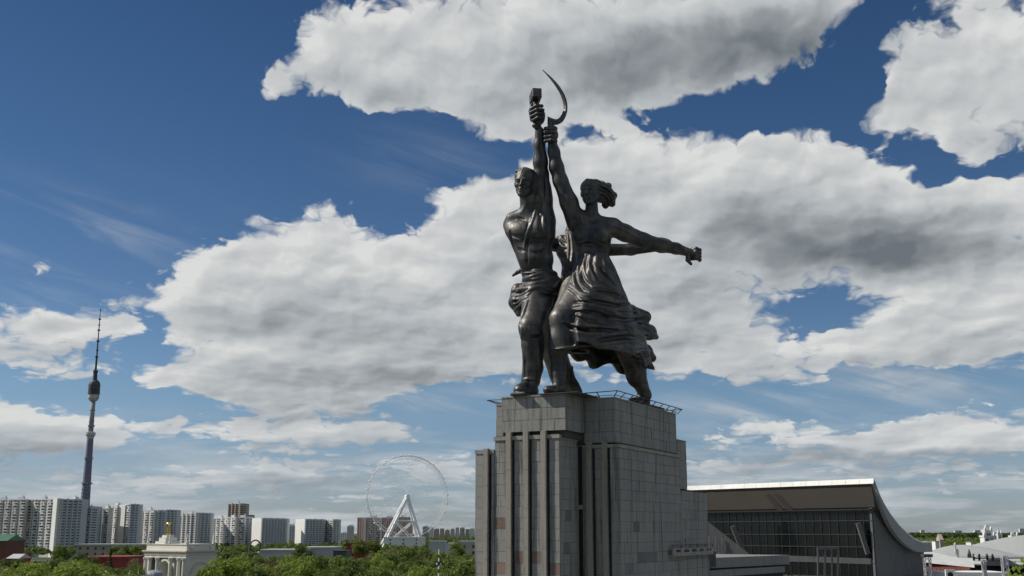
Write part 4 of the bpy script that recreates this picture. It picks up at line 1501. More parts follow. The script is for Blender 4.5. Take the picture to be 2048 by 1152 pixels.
# give it depth
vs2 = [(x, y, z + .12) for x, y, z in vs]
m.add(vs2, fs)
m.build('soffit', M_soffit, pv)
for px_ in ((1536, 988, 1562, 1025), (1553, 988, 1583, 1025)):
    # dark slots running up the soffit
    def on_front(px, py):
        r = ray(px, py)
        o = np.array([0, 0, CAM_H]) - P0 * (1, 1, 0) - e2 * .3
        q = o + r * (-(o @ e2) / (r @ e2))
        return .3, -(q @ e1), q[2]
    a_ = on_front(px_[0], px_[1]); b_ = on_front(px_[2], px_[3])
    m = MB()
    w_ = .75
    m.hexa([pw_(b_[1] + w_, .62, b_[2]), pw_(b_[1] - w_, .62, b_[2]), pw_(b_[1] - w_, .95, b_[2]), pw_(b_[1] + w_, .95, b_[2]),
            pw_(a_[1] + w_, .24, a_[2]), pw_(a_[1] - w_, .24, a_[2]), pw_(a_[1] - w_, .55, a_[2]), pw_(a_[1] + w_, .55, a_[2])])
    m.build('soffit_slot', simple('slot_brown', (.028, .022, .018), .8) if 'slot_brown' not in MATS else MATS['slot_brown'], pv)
# side wall
m = MB()
tw = np.linspace(qt, ts[-1] - .6, 18)
zw = np.interp(tw, ts, np.minimum(zs_f, ztop - .5)) - .05
pts_t = list(tw)
vs = []
for i, t_ in enumerate(pts_t):
    vs += [pw_(REC, t_, 0), pw_(REC, t_, zw[i]), pw_(REC + .6, t_, zw[i]), pw_(REC + .6, t_, 0)]
fs = []
for i in range(len(pts_t) - 1):
    for k_ in range(4):
        fs.append((i * 4 + k_, i * 4 + (k_ + 1) % 4, i * 4 + 4 + (k_ + 1) % 4, i * 4 + 4 + k_))
e_ = (len(pts_t) - 1) * 4
fs += [(0, 1, 2, 3), (e_, e_ + 3, e_ + 2, e_ + 1)]
m.add(vs, fs)
m.build('side_wall', M_side, pv)
# glass front: every pane is its own piece
M_pane = simple('pavilion_glass', (.008, .010, .010), .12, 0, .3, .15, .28)
ncol, S0_, S1_ = 30, REC + .05, 60.0
rows = [(zat(1742, 1152, 231), zat(1742, 1124, 231)), (zat(1742, 1124, 231), zat(1742, 1093, 231)), (zat(1742, 1093, 231), zat(1742, 1069, 231)), (zat(1742, 1069, 231), zat(1742, 1042, 231)), (zat(1742, 1042, 231), qz - .1)]
unit = MB(); unit.hexa([(0, 0, 0), (1, 0, 0), (1, 1, 0), (0, 1, 0), (0, 0, 1), (1, 0, 1), (1, 1, 1), (0, 1, 1)])
um = unit.mesh('pane', M_pane)
ang = math.atan2(e1[1], e1[0])
cw = (S1_ - S0_) / ncol
rp_ = random.Random(3)
for (z0, z1) in rows:
    for k_ in range(ncol):
        s1 = S0_ + cw * (k_ + 1)
        x, y, _ = pw_(s1 - .06, qt + .12 + rp_.uniform(-.02, .02), 0)
        o = link_mesh('pane', um, pv, (x, y, z0 + .06), ang + R(rp_.uniform(-.25, .25)))
        o.scale = (cw - .12, .04, z1 - z0 - .12)
mm = MB(); 
for k_ in range(ncol + 1):
    s1 = S0_ + cw * k_
    a_ = pw_(s1, qt + .05, 12.0); b_ = pw_(s1, qt + .05, qz - .05)
    mm.bar(a_, b_, .16, .22, up=(1, 0, 0))
for (z0, z1) in rows:
    mm.bar(pw_(S0_, qt + .02, z0), pw_(S1_, qt + .02, z0), .16, .14)
o = mm.build('mullions', M_mull, pv); tag(o, kind='stuff')
m = MB(); m.bar(pw_(REC + .1, qt - .3, qz - .06), pw_(LF, qt - .3, qz - .06), .5, .3); m.build('facade_head', M_black, pv)
m = MB()
m.hexa([pw_(S1_ + 10, qt + .3, 0), pw_(REC + .7, qt + .3, 0), pw_(REC + .7, qt + 14, 0), pw_(S1_ + 10, qt + 14, 0), pw_(S1_ + 10, qt + .3, 12), pw_(REC + .7, qt + .3, 12), pw_(REC + .7, qt + 14, 12), pw_(S1_ + 10, qt + 14, 12)])
m.build('lower_storey', M_glassd, pv)
# leaning pillars and the raked concrete flank in front of the glass
for (x0, y0, x1, y1, w_) in ((1465, 1052, 1489, 1109, .9), (1716, 1046, 1736, 1108, .8)):
    Ya = 238 if x0 < 1500 else 222.5
    Yb = Ya
    m = MB(); m.bar(P(x0, y0, Ya) - PVO, P(min(x1, 1741), y1, Yb) - PVO, w_, .8, up=(0, 1, 0)); m.build('leaning_pillar', M_conc_d, pv)
m = MB()
pts = [P(1404, 1035, 236) - PVO, P(1412, 1040, 236) - PVO, P(1500, 1109, 233) - PVO, P(1404, 1109, 236) - PVO]
m.add([tuple(q) for q in pts] + [tuple(q + (0, .8, 0)) for q in pts], [(0, 1, 2, 3), (7, 6, 5, 4), (0, 4, 5, 1), (1, 5, 6, 2), (2, 6, 7, 3), (3, 7, 4, 0)])
m.build('raked_flank', M_conc_d, pv)
for k_ in range(10):
    m = MB()
    x = 1412 + k_ * 6.5
    yb = 1107
    yt = max(1044 + (x - 1412) * .8 + 6, 1072 if k_ % 2 else 1090)
    m.bar(P(x, yb, 234.5) - PVO, P(x, min(yt, 1102), 234.5) - PVO, .18)
    m.build('baluster', M_conc, pv)
# entrance floor band, dais and posts at the foot of the glass
m = MB(); m.bar(P(1576, 1117, 221) - PVO, P(1742, 1123, 214) - PVO, 1.2, 1.0); m.build('balcony_slab', M_conc_d, pv)
for k_, x in enumerate((1636, 1650, 1664, 1676)):
    m = MB(); m.bar(P(x, 1152, 213) - PVO, P(x, 1097, 213) - PVO, .3); m.build('column', M_conc_d, pv)
m = MB(); m.bar(P(1634, 1097, 213) - PVO, P(1678, 1096, 213) - PVO, .4); m.build('lintel', M_conc_d, pv)
# ------------------------------------------------------------------ far tower
M_tower = simple('tower_concrete', (.27, .28, .31), .8, 0, .1, .02)
m_, N_, b_ = base_mat('tower_shaft', .75)
sepz = N_.n.new('ShaderNodeSeparateXYZ')
N_.link(pos_out(N_), sepz.inputs[0])
pur = N_.maprange(sepz.outputs[2], 190, 320, 1, 0)  # purple facade lighting of the lower shaft, put into the base colour
c_ = N_.mix(pur, (.24, .25, .28, 1), (.175, .165, .25, 1))
N_.link(c_, b_.inputs['Base Color'])
M_shaft = m_
M_dark = simple('tower_dark', (.06, .065, .075), .6, 0, .1, .05)
M_pale = simple('tower_pale', (.42, .43, .43), .7, 0, .1, .05)
TY = 2594.0
TX = GX(165.5, TY)
tw_ = empty('television_tower', (TX, TY, 0))
tag(tw_, 'very tall slender television tower with a needle antenna rising behind the apartment blocks', 'tower')


def tz(py):
    return P(170, py, TY)[2]


S_ = TY * 1.02 / FPX
def prof(rows):
    return [(w * S_ / 2, tz(py)) for w, py in rows]
m = MB(); m.lathe(0, 0, [(30, 0)] + prof([(24, 1045), (17.5, 1010), (15.5, 965), (13.5, 915), (12.5, 880), (10.5, 866)]), 20); m.build('shaft', M_shaft, tw_, True)
m = MB(); m.lathe(0, 0, prof([(9.5, 866), (9.0, 830), (8.8, 801)]), 20); m.build('upper_shaft', M_tower, tw_, True)
for py, w, h in ((915, 18, 1.6), (919, 15.5, 1.2), (965, 21, 3), (971, 16, 3), (977, 18, 1.4), (984, 18, 1.4), (992, 18, 1.2), (850, 13, 2), (853, 13, 1), (842, 10.5, 1.2), (820, 11, 1)):
    m = MB(); m.lathe(0, 0, prof([(w, py + h), (w, py)]), 20); m.build('ring', M_tower, tw_)
m = MB(); m.lathe(0, 0, prof([(11, 880), (15, 872), (18.5, 870), (18.5, 865), (10, 864)]), 20); m.build('lower_gallery', M_pale, tw_)
m = MB(); m.lathe(0, 0, prof([(13, 802), (18, 799), (21, 796), (21, 783), (20, 782)]), 24); m.build('gallery', M_pale, tw_)
m = MB(); m.lathe(0, 0, prof([(20.5, 789.5), (22.5, 789), (22.5, 781), (20, 780.5), (22, 780), (22.5, 770), (20, 765), (14, 761), (9, 760)]), 24); m.build('pod', M_dark, tw_)
m = MB(); m.lathe(0, 0, prof([(9, 760), (7.8, 748), (9.5, 743), (9.5, 741), (5, 741)]), 16); m.build('mast_base', M_dark, tw_)
m = MB(); m.lathe(0, 0, prof([(4.2, 741), (3.8, 713), (3.0, 712), (2.8, 683), (2.3, 682), (2.0, 660), (1.7, 640), (1.2, 618)]), 10); m.build('antenna', M_dark, tw_)
for py, w in ((713, 6.5), (682, 6), (660, 5.5), (638, 5), (620, 2.2), (700, 4.5), (650, 3.5)):
    m = MB(); m.lathe(0, 0, prof([(w, py + 1.6), (w, py - .8)]), 10); m.build('collar', M_dark, tw_)

# ------------------------------------------------------------------ apartment blocks
M_panel = simple('panel_grey', (.60, .585, .55), .85, 0, .06, .03)
M_panel_b = simple('panel_blue_grey', (.50, .53, .55), .85, 0, .06, .03)
M_panel_w = simple('panel_white', (.72, .71, .68), .8, 0, .05, .03)
M_panel_p = simple('panel_pinkish', (.58, .53, .49), .85, 0, .08, .03)
M_brick = simple('brick_red', (.62, .44, .37), .85, 0, .12, .05)
M_brown = simple('brown_facing', (.44, .37, .31), .85, 0, .1, .03)
M_win = simple('window_dark', (.055, .06, .068), .25, 0, .3, .3)
M_balc = simple('balcony_white', (.62, .62, .60), .7, 0, .06, .2)


def block(label, segs, Zt, FH=2.9, depth=16, group='apartment blocks on the skyline', name='apartment_block', hide=0, cat='apartment block', body=M_panel):
    """segs: (px0, Y0, px1, Y1, style, material, ztop offset) upright facades left to right"""
    px0, Y0 = segs[0][0], segs[0][1]
    org = np.array([GX(px0, Y0), Y0, 0])
    b = empty(name, org)
    tag(b, label, cat, group)
    for (xa, Ya, xb, Yb, style, mat, dz) in segs:
        if style in 'BLbw' and 1000 < Ya < 1800 and abs(Ya - Yb) < 25:
            Ya = max(Ya, Yb) + .45 * (xb - xa) * Ya / 2190
        a = np.array([GX(xa, Ya), Ya]) - org[:2]
        c = np.array([GX(xb, Yb), Yb]) - org[:2]
        W = np.linalg.norm(c - a)
        d = (c - a) / W
        n = np.array([-d[1], d[0]])       # away from the viewer
        zt = Zt + dz
        back = np.array([0.0, depth])
        steep = abs(d[1]) > .75
        m = MB()
        m.prism([tuple(a), tuple(c), tuple(c + back), tuple(a + back)], 0, zt)
        m.build('wall', mat, b)
        if style == 'b':
            continue
        def bx(mb, s0, s1, z0, z1, out, inn=.05):
            p, q = a + d * s0, a + d * s1
            mb.prism([tuple(p - n * out), tuple(q - n * out), tuple(q + n * inn), tuple(p + n * inn)], z0, z1)
        wm, bm_ = MB(), MB()
        nf = int(zt / FH)
        rr = random.Random(int(xa * 7))
        if style == 'w':        # plain windows
            nc = max(1, int(W / 3.4))
            for k in range(nc):
                s = (k + .5) * W / nc
                for f in range(2, nf):
                    bx(wm, s - .75, s + .75, f * FH + .9, f * FH + 2.3, .06)
        elif style == 's':      # one narrow window line on a blank end wall
            for s in (W * .3, W * .7):
                for f in range(2, nf):
                    bx(wm, s - .5, s + .5, f * FH + .9, f * FH + 2.1, .06)
        elif style in ('B', 'L'):      # window bays alternating with loggias
            nb = max(1, int(W / 9.5))
            bw = W / nb
            for k in range(nb):
                s0 = k * bw
                for f in range(2, nf):
                    z = f * FH
                    bx(wm, s0 + .9, s0 + 2.3, z + .9, z + 2.3, .06)
                    bx(wm, s0 + bw * .42, s0 + bw * .97, z + 1.2, z + 2.6, .08)
                    bx(bm_, s0 + bw * .40, s0 + bw * .99, z + .05, z + 1.15, 1.1 if style == 'B' else .5)
                    if rr.random() < .45:
                        t0 = rr.uniform(.45, .7)
                        bx(bm_, s0 + bw * t0, s0 + bw * (t0 + .2), z + 1.2, z + 2.7, .95 if style == 'B' else .4)
                # rib between bays
                bx(bm_, s0 - .25, s0 + .25, 3, zt - .5, .5)
        elif style == 'R':      # deep vertical ribs, narrow windows
            nb = max(1, int(W / 6.5))
            bw = W / nb
            for k in range(nb):
                s0 = k * bw
                bx(bm_, s0 - .35, s0 + .9, 0, zt + (.8 if k % 2 else 0), 1.5)
                for f in range(2, nf):
                    z = f * FH
                    bx(wm, s0 + 1.5, s0 + bw - .9, z + .9, z + 2.2, .06)
        if wm.v:
            o = wm.build('windows', M_win, b); tag(o, kind='stuff')
        if bm_.v:
            o = bm_.build('balconies', (M_balc if style in ('B', 'L') else mat), b); tag(o, kind='stuff')
        rf = MB()
        if W > 12 and not steep:
            for k in range(max(1, int(W / 22))):
                rf = MB()
                s = (k + .5) * W / max(1, int(W / 22))
                p = a + d * s + n * 6
                rf.prism([tuple(p - d * 3 - n * 2), tuple(p + d * 3 - n * 2), tuple(p + d * 3 + n * 2), tuple(p - d * 3 + n * 2)], zt, zt + 2.6)
                p = a + d * (s + 5) + n * 3
                rf.build('roof_house', M_panel_b, b)
                rf = MB()
                rf.prism([tuple(p - d * .7), tuple(p + d * .7), tuple(p + d * .7 + n), tuple(p - d * .7 + n)], zt, zt + 4.2)
                rf.build('vent_stack', M_panel_b, b)
        cp = MB()
        bxp = a - n * .3
        cp.prism([tuple(a - n * .3 - d * .2), tuple(c - n * .3 + d * .2), tuple(c + n * .5 + d * .2), tuple(a + n * .5 - d * .2)], zt - .9, zt + .15)
        cp.build('parapet', M_balc if style != 'b' else mat, b)
    return b


def ZT(px, py, Y):
    return zat(px, py, Y)


GB, BB, WB, PB = M_panel, M_panel_b, M_panel_w, M_panel_p
block('wide grey apartment slab covered in balconies at the left edge of the skyline',
      [(-60, 1180, 46, 1190, 'B', PB, 0), (46, 1188, 100, 1180, 'B', GB, 0), (100, 1178, 109, 1172, 'b', WB, .5), (109, 1174, 118, 1181, 's', PB, 0), (118, 1182, 160, 1212, 'R', BB, 0)], ZT(50, 998, 1185))
block('apartment tower with a pale corner, directly left of the television tower',
      [(130, 1330, 142, 1320, 'L', WB, 0), (142, 1320, 162, 1337, 'R', BB, 0)], ZT(140, 998, 1325))
block('low-set grey ribbed apartment tower directly right of the television tower',
      [(161, 1350, 178, 1340, 'L', PB, -2), (178, 1340, 192, 1352, 'R', BB, 0), (192, 1372, 214, 1360, 'L', GB, -1)], ZT(178, 1013, 1345))
block('pale apartment tower with a blank white bay, second to the right of the television tower',
      [(214, 1400, 231, 1392, 'L', WB, 0), (231, 1392, 247, 1386, 'b', WB, 0), (247, 1388, 256, 1380, 'L', GB, 1), (256, 1380, 274, 1396, 'R', BB, 1)], ZT(231, 1010, 1390))
block('apartment tower with a grid of dark loggias behind the left end of the white arch',
      [(273, 1420, 305, 1412, 'B', WB, 0), (305, 1412, 312, 1420, 'b', PB, 0), (312, 1420, 328, 1434, 'R', BB, 0), (328, 1440, 352, 1460, 'R', BB, 1)], ZT(300, 1020, 1415))
block('ribbed pinkish apartment tower behind the golden figures of the arch',
      [(356, 1500, 390, 1485, 'R', WB, 0), (390, 1485, 398, 1492, 's', GB, 1), (398, 1492, 420, 1512, 'R', BB, 1)], ZT(385, 1027, 1490))
block('narrow grey apartment tower with stacked balconies right of the arch',
      [(420, 1560, 446, 1550, 'B', GB, 0)], ZT(430, 1036, 1555))
block('brown stepped apartment tower rising above its neighbours',
      [(455, 1690, 476, 1680, 'R', M_brown, 0), (476, 1680, 491, 1696, 'R', M_brown, 0), (491, 1697, 503, 1708, 'b', M_brown, -16)], ZT(470, 1007, 1685))
block('white apartment tower with short balconies in front of the brown stepped tower',
      [(446, 1520, 470, 1508, 'L', WB, 0), (470, 1508, 488, 1512, 'L', GB, 0), (488, 1512, 503, 1526, 'R', BB, 0)], ZT(470, 1034, 1510))
block('ribbed grey apartment block with a blank white end wall behind the ring sculpture',
      [(503, 1500, 522, 1480, 'b', WB, 0), (522, 1480, 574, 1535, 'R', BB, 0)], ZT(522, 1036, 1482))
block('small distant grey apartment block in the gap between two ribbed blocks',
      [(574, 2100, 588, 2100, 'w', BB, 0)], ZT(580, 1051, 2100), group=None)
block('white-ended ribbed grey apartment block, nearest one left of the red brick block',
      [(590, 1560, 609, 1540, 'b', WB, 0), (609, 1540, 648, 1580, 'R', BB, 0), (648, 1592, 664, 1580, 'L', GB, 0), (664, 1580, 678, 1594, 'R', GB, 0)], ZT(609, 1038, 1542))
block('far pale apartment tower just left of the red brick block',
      [(694, 2300, 706, 2300, 'w', PB, 0)], ZT(700, 1052, 2300), group=None)
block('low far white apartment block left of the red brick block',
      [(681, 2500, 693, 2500, 'w', WB, 0)], ZT(687, 1066, 2500), group=None)
block('long red brick apartment block behind the ferris wheel legs',
      [(714, 1900, 728, 1900, 'w', M_brick, 0), (728, 1896, 731, 1896, 'b', WB, 0), (731, 1900, 760, 1900, 'B', M_brick, 0), (760, 1896, 763, 1896, 'b', WB, 0), (763, 1900, 790, 1900, 'w', M_brick, 0), (790, 1900, 824, 1925, 'w', M_brick, 1)], ZT(740, 1035, 1900), group=None)
rb = random.Random(11)
far = [(845, 1058, 12), (858, 1060, 9), (868, 1063, 10), (880, 1062, 8), (890, 1065, 9), (901, 1063, 8), (911, 1060, 7), (920, 1061, 9), (931, 1063, 8), (940, 1062, 9)]
lab = ['first', 'second', 'third', 'fourth', 'fifth', 'sixth', 'seventh', 'eighth', 'ninth', 'tenth']
for k, (x, y, w) in enumerate(far):
    Y = 3300 + rb.uniform(-250, 300)
    block('tiny pale far apartment tower, %s from the ferris wheel towards the pedestal' % lab[k],
          [(x, Y, x + w, Y, 'w', rb.choice([PB, WB, M_brown]), 0)], ZT(x, y - 5, Y), group='far apartment towers on the horizon')
for k, (x, y, w) in enumerate([(1842, 1063, 7), (1910, 1064, 14), (1950, 1063, 11), (2040, 1060, 14)]):
    block(['tiny dark tower block on the far right horizon, leftmost of four', 'wide dark tower block on the far right horizon, second of four', 'dark tower block on the horizon just left of the white spired pavilion', 'dark tower block on the horizon at the right edge of the photo'][k],
          [(x, 6000, x + w, 6000, 'b', BB, 0)], ZT(x, y - 3, 6000), group='tower blocks on the right horizon')

# ------------------------------------------------------------------ low buildings in the park
M_red = simple('red_paint', (.27, .045, .04), .7, 0, .12, .1)
M_green = simple('green_roof', (.06, .16, .09), .6, 0, .1, .1)
M_roofg = simple('pale_roof', (.42, .43, .43), .7, 0, .1, .05)
M_wall_y = simple('yellow_grey_wall', (.36, .31, .24), .85, 0, .1, .05)


def lowb(name, label, cat, x0, x1, Y, ytop, depth, wall, roof, rz=.6, over=.5, Y1=None, group=None, win=0, gable=0):
    Y1 = Y1 or Y
    a = np.array([GX(x0, Y), Y, 0]); c = np.array([GX(x1, Y1), Y1, 0])
    b = empty(name, a)
    tag(b, label, cat, group)
    W = np.linalg.norm(c - a); d = ((c - a) / W)[:2]; n = np.array([-d[1], d[0]])
    zt = zat(x0, ytop, Y)
    m = MB(); m.prism([(0, 0), tuple(d * W), tuple(d * W + n * depth), tuple(n * depth)], 0, zt - rz); m.build('wall', wall, b)
    m = MB()
    if gable:
        p = [-d * over - n * over, d * (W + over) - n * over, d * (W + over) + n * (depth + over), -d * over + n * (depth + over)]
        r1, r2 = -d * over * 0 + n * depth / 2, d * W + n * depth / 2
        z = zt - rz + .01
        m.add([(*p[0], z), (*p[1], z), (*p[2], z), (*p[3], z), (*r1, zt + gable), (*r2, zt + gable)], [(0, 1, 5, 4), (1, 2, 5), (2, 3, 4, 5), (3, 0, 4), (3, 2, 1, 0)])
    else:
        m.prism([tuple(-d * over - n * over), tuple(d * (W + over) - n * over), tuple(d * (W + over) + n * (depth + over)), tuple(-d * over + n * (depth + over))], zt - rz + .003, zt)
    m.build('roof', roof, b)
    if win:
        k = int(W / win)
        for j in range(k):
            s = (j + .5) * W / k
            for lv in range(max(1, int((zt - rz) / 4.2))):
                z = zt - rz - 3.2 - lv * 4.2
                if z < 1:
                    break
                m = MB(); q = d * s
                m.prism([tuple(q - d * .8 - n * .08), tuple(q + d * .8 - n * .08), tuple(q + d * .8 + n * .03), tuple(q - d * .8 + n * .03)], z, z + 2.0)
                m.build('window', M_win, b)
    return b


lowb('long_building', 'long low grey-yellow building with a flat pale roof behind the trees left of the arch', 'building', 155, 294, 900, 1088, 30, M_wall_y, M_roofg, 1.2, 1.5, win=6)
lowb('red_building', 'bright red flat-roofed building partly hidden by trees left of the arch', 'building', 186, 259, 640, 1113, 24, M_red, M_red, .8, .4)
lowb('red_building', 'red building wing turned away, directly beside the left column of the arch', 'building', 259.5, 296, 640, 1114, 24, M_red, M_red, .8, .4, Y1=690)
lowb('red_building', 'small red hall with a dark shallow roof among trees at far left', 'building', 18, 42, 620, 1114, 16, M_red, M_roofg, .8, .4, gable=1.5)
lowb('brick_house', 'red-brown brick house with a green hipped roof at the left edge of the photo', 'house', -30, 15, 700, 1079, 26, simple('dark_brick', (.16, .07, .05)), M_green, .8, .6, gable=3)
lowb('grey_hall', 'long low grey hall with a cluttered pale roof behind trees right of the ring sculpture', 'building', 520, 606, 820, 1099, 40, M_roofg, M_roofg, 1.2, .6)
lowb('grey_hall', 'low pale hall with domed rooflights left of the dark cube building', 'building', 606, 668, 850, 1094, 40, M_roofg, M_roofg, 1.2, .6)
lowb('dark_cube', 'dark grey cube building with a pale left edge among the trees', 'building', 668, 694, 640, 1101, 20, simple('dark_cladding', (.07, .075, .08), .6), simple('dark_top', (.05, .05, .055), .6), .5, .2)
lowb('striped_hall', 'dark red hall with a white colonnade behind the dark cube building', 'building', 694, 730, 1000, 1086, 24, M_red, simple('maroon_roof', (.13, .04, .05), .7), 1.5, .6)
lowb('white_station', 'bright white station building between the legs of the ferris wheel', 'building', 768, 846, 1330, 1074, 40, M_panel_w, M_panel_w, 1, .5, win=14)
lowb('grey_hall', 'pale grey metal hall right of the ferris wheel', 'building', 858, 890, 950, 1082, 24, M_roofg, M_roofg, .8, .3)
lowb('grey_hall', 'blue-grey louvred hall attached right of the pale metal hall', 'building', 890.5, 907, 950, 1086, 24, BB, BB, .8, .3)
lowb('brick_hall', 'orange brick hall with a grey flat roof close to the pedestal', 'building', 920, 956, 800, 1082, 24, M_brown, M_roofg, 1.6, .3, win=5)

# ring sculpture
rg = empty('ring_sculpture', (GX(512, 800), 800, 0))
tag(rg, 'dark upright ring sculpture among the trees in front of the white-ended block', 'sculpture')
m = MB()
zc_ = zat(512, 1092, 800)
m.tube([(3.6 * math.cos(a), 0, zc_ + 3.9 * math.sin(a)) for a in np.linspace(0, 2 * math.pi, 25)], .5, 8, False)
m.build('ring', M_dark, rg)
m = MB(); m.box(-.6, .6, -.6, .6, 0, zc_ - 3.6); m.build('plinth', M_roofg, rg)
# ferris wheel
M_wh = simple('white_steel', (.88, .88, .88), .5, 0, .05, .1)
FY = 1480.0
hubz = zat(813, 993, FY)
fx = GX(813, FY)
fw = empty('ferris_wheel', (fx, FY, 0), R(14))
tag(fw, 'giant white ferris wheel on A-frame legs standing beyond the trees', 'ferris wheel')
RF = 79 * FY * 1.0 / FPX
def circ(r, y, n=64):
    return [(r * math.cos(a), y, hubz + r * math.sin(a)) for a in np.linspace(0, 2 * math.pi, n + 1)]
for y in (-4.5, 4.5):
    m = MB(); m.tube(circ(RF, y), .42, 6, False); m.build('rim', M_wh, fw)
    m = MB(); m.tube(circ(RF * .93, y), .17, 5, False); m.build('inner_rim', M_wh, fw)
m = MB(); m.tube(circ(RF * .50, 0, 40), .16, 5, False); m.build('spreader_ring', M_wh, fw)
sp_ = MB()
for k in range(36):
    a = 2 * math.pi * k / 36
    y = -4.5 if k % 2 else 4.5
    sp_.tube([(0, y * .5, hubz), (RF * math.cos(a), y, hubz + RF * math.sin(a))], .06, 4)
sp_.build('spokes', M_wh, fw)
m = MB()
for k in range(72):
    a = 2 * math.pi * k / 72
    r_ = RF
    m.tube([(r_ * math.cos(a), -4.5, hubz + r_ * math.sin(a)), (r_ * math.cos(a + .05), 4.5, hubz + r_ * math.sin(a + .05))], .07, 4)
    m.tube([(r_ * math.cos(a), -4.5, hubz + r_ * math.sin(a)), (RF * .93 * math.cos(a + .045), -4.5, hubz + RF * .93 * math.sin(a + .045))], .06, 4)
m.build('rim_lattice', M_wh, fw)
gm = MB(); gm.lathe(0, 0, [(0.2, -1.2), (.8, -1.0), (1.0, -.4), (1.0, .3), (.7, .8), (.2, 1.0)], 8)
gme = gm.mesh('cabin', M_wh, True)
for k in range(30):
    a = 2 * math.pi * k / 30 + .05
    link_mesh('cabin', gme, fw, (RF * 1.03 * math.cos(a), 0, hubz + RF * 1.03 * math.sin(a)))
m = MB(); m.tube([(0, -7.5, hubz), (0, 7.5, hubz)], 2.6, 14); m.build('hub', M_wh, fw)
k_ = FY / FPX
for y in (-9, 9):
    for (dx, r_) in ((-51 * k_, 1.8), (32 * k_, 1.8)):
        m = MB(); m.tube([(0, y * .7, hubz), (dx, y * 1.6, 2)], [r_, r_ * 1.15], 8); m.build('leg', M_wh, fw)
    m = MB()
    z = lambda t: hubz + (2 - hubz) * t
    X = lambda t, s: (-51 * k_ * t if s < 0 else 32 * k_ * t)
    for (t0, s0, t1, s1) in ((.45, -1, .45, 1), (.78, -1, .78, 1), (.45, -1, .98, 1), (.45, 1, .98, -1)):
        m.tube([(X(t0, s0), y * (.7 + .9 * t0), z(t0)), (X(t1, s1), y * (.7 + .9 * t1), z(t1))], .8, 6)
    m.build('brace', M_wh, fw)

# ------------------------------------------------------------------ triumphal arch
M_arch = simple('arch_plaster', (.66, .64, .57), .8, 0, .07, .08)
M_arch2 = simple('arch_trim', (.55, .48, .40), .8, 0, .1, .1)
M_gold = simple('gilded_bronze', (.75, .48, .10), .3, .9, .1, .5)
AX, AY = GX(375, 500), 500.0
yaw = R(-38)
ar = empty('triumphal_arch', (AX, AY, 0), yaw)
tag(ar, 'white triumphal entrance arch with tall columns, rising among the trees at left', 'arch')
# local x along the front (its right end at 0), y into depth
AH = zat(375, 1100, 500)      # cornice level
wA = 30.5
dA = 16.0
front = MB()
cxs = [-wA + 1.2, -wA + 4.4, -wA + 10.0, -wA + 19.6, -wA + 25.6, -1.2]
m = MB()
m.box(-wA, 0, 0, dA, AH - 3.4, AH - .9)          # entablature mass
m.build('entablature', M_arch, ar)
m = MB()
# side wall with a blind arch
m.box(-.9, -.35, .6, dA - .6, 0, AH - 3.41)
m.box(-1.8, 0, 0, 2.0, 0, AH - 3.412)
m.box(-1.8, 0, dA - 2.0, dA, 0, AH - 3.412)
m.build('side_wall', M_arch, ar)
m = MB()
arcp = [(5.2 * math.cos(a), 5.2 * math.sin(a)) for a in np.linspace(0, math.pi, 15)]
vs, fs = [], []
za_ = AH - 10.1
for (y, z) in arcp:
    vs += [(-.36, dA / 2 + y, za_ + z), (.02, dA / 2 + y, za_ + z), (.02, dA / 2 + y * .87, za_ + z * .87), (-.36, dA / 2 + y * .87, za_ + z * .87)]
for i in range(14):
    for k in range(4):
        fs.append((i * 4 + k, i * 4 + (k + 1) % 4, i * 4 + 4 + (k + 1) % 4, i * 4 + 4 + k))
m.add(vs, fs)
m.build('blind_arch', M_arch2, ar)
# inner piers and the open archway
m = MB()
for (x0, x1) in ((-wA, -wA + 2.2), (-wA + 9.0, -wA + 11.0), (-wA + 18.6, -wA + 20.6), (-2.3, -1.82)):
    m.box(x0, x1, 1.4, dA - 1.4, 0, AH - 3.414)
m.build('pier', M_arch, ar)
m = MB()
xc = -wA + 14.8
vs, fs = [], []
pts = [(3.4 * math.cos(a), 3.4 * math.sin(a)) for a in np.linspace(0, math.pi, 15)]
z0_ = AH - 8.2
for (x, z) in pts:
    vs += [(xc + x, .4, z0_ + z), (xc + x * 1.28, .4, z0_ + z * 1.28), (xc + x * 1.28, dA - 1, z0_ + z * 1.28), (xc + x, dA - 1, z0_ + z)]
for i in range(14):
    for k in range(4):
        fs.append((i * 4 + k, i * 4 + (k + 1) % 4, i * 4 + 4 + (k + 1) % 4, i * 4 + 4 + k))
m.add(vs, fs)
m.box(xc - 4.35, xc - 3.4, .4, 3, 0, z0_)
m.box(xc + 3.4, xc + 4.35, .4, 3, 0, z0_)
m.build('archway', M_arch, ar)
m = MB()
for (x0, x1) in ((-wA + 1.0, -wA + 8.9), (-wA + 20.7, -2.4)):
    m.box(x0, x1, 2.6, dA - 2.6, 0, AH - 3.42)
m.build('passage_shade_fill', simple('passage_shadow_paint', (.16, .15, .13), .9), ar)  # added boxes in dark paint, standing for the shade between the columns
for x in cxs:
    m = MB(); m.lathe(x, .0, [(1.15, 0), (1.15, 1), (.85, 1.3), (.78, AH - 4.7), (1.0, AH - 4.4), (1.15, AH - 3.6), (1.15, AH - 3.42)], 14); m.build('column', M_arch, ar, False)
m = MB()
m.box(-wA - .9, .9, -.9, dA + .9, AH - .9, AH - .3)
m.box(-wA - .5, .5, -.5, dA + .5, AH - 1.4, AH - .902)
m.box(-wA - .3, .3, -.3, dA + .3, AH - 2.4, AH - 2.15)
m.build('cornice', M_arch2, ar)
m = MB()
m.box(-wA + .5, -.5, .5, dA - .5, AH - .298, AH + 2.2)
m.box(-wA + .2, -.2, .2, dA - .2, AH + 2.202, AH + 2.5)
m.build('attic', M_arch, ar)
m = MB()
m.box(-wA + 6.0, -wA + 13.4, 1.0, 9.0, AH + 2.503, AH + 3.6)
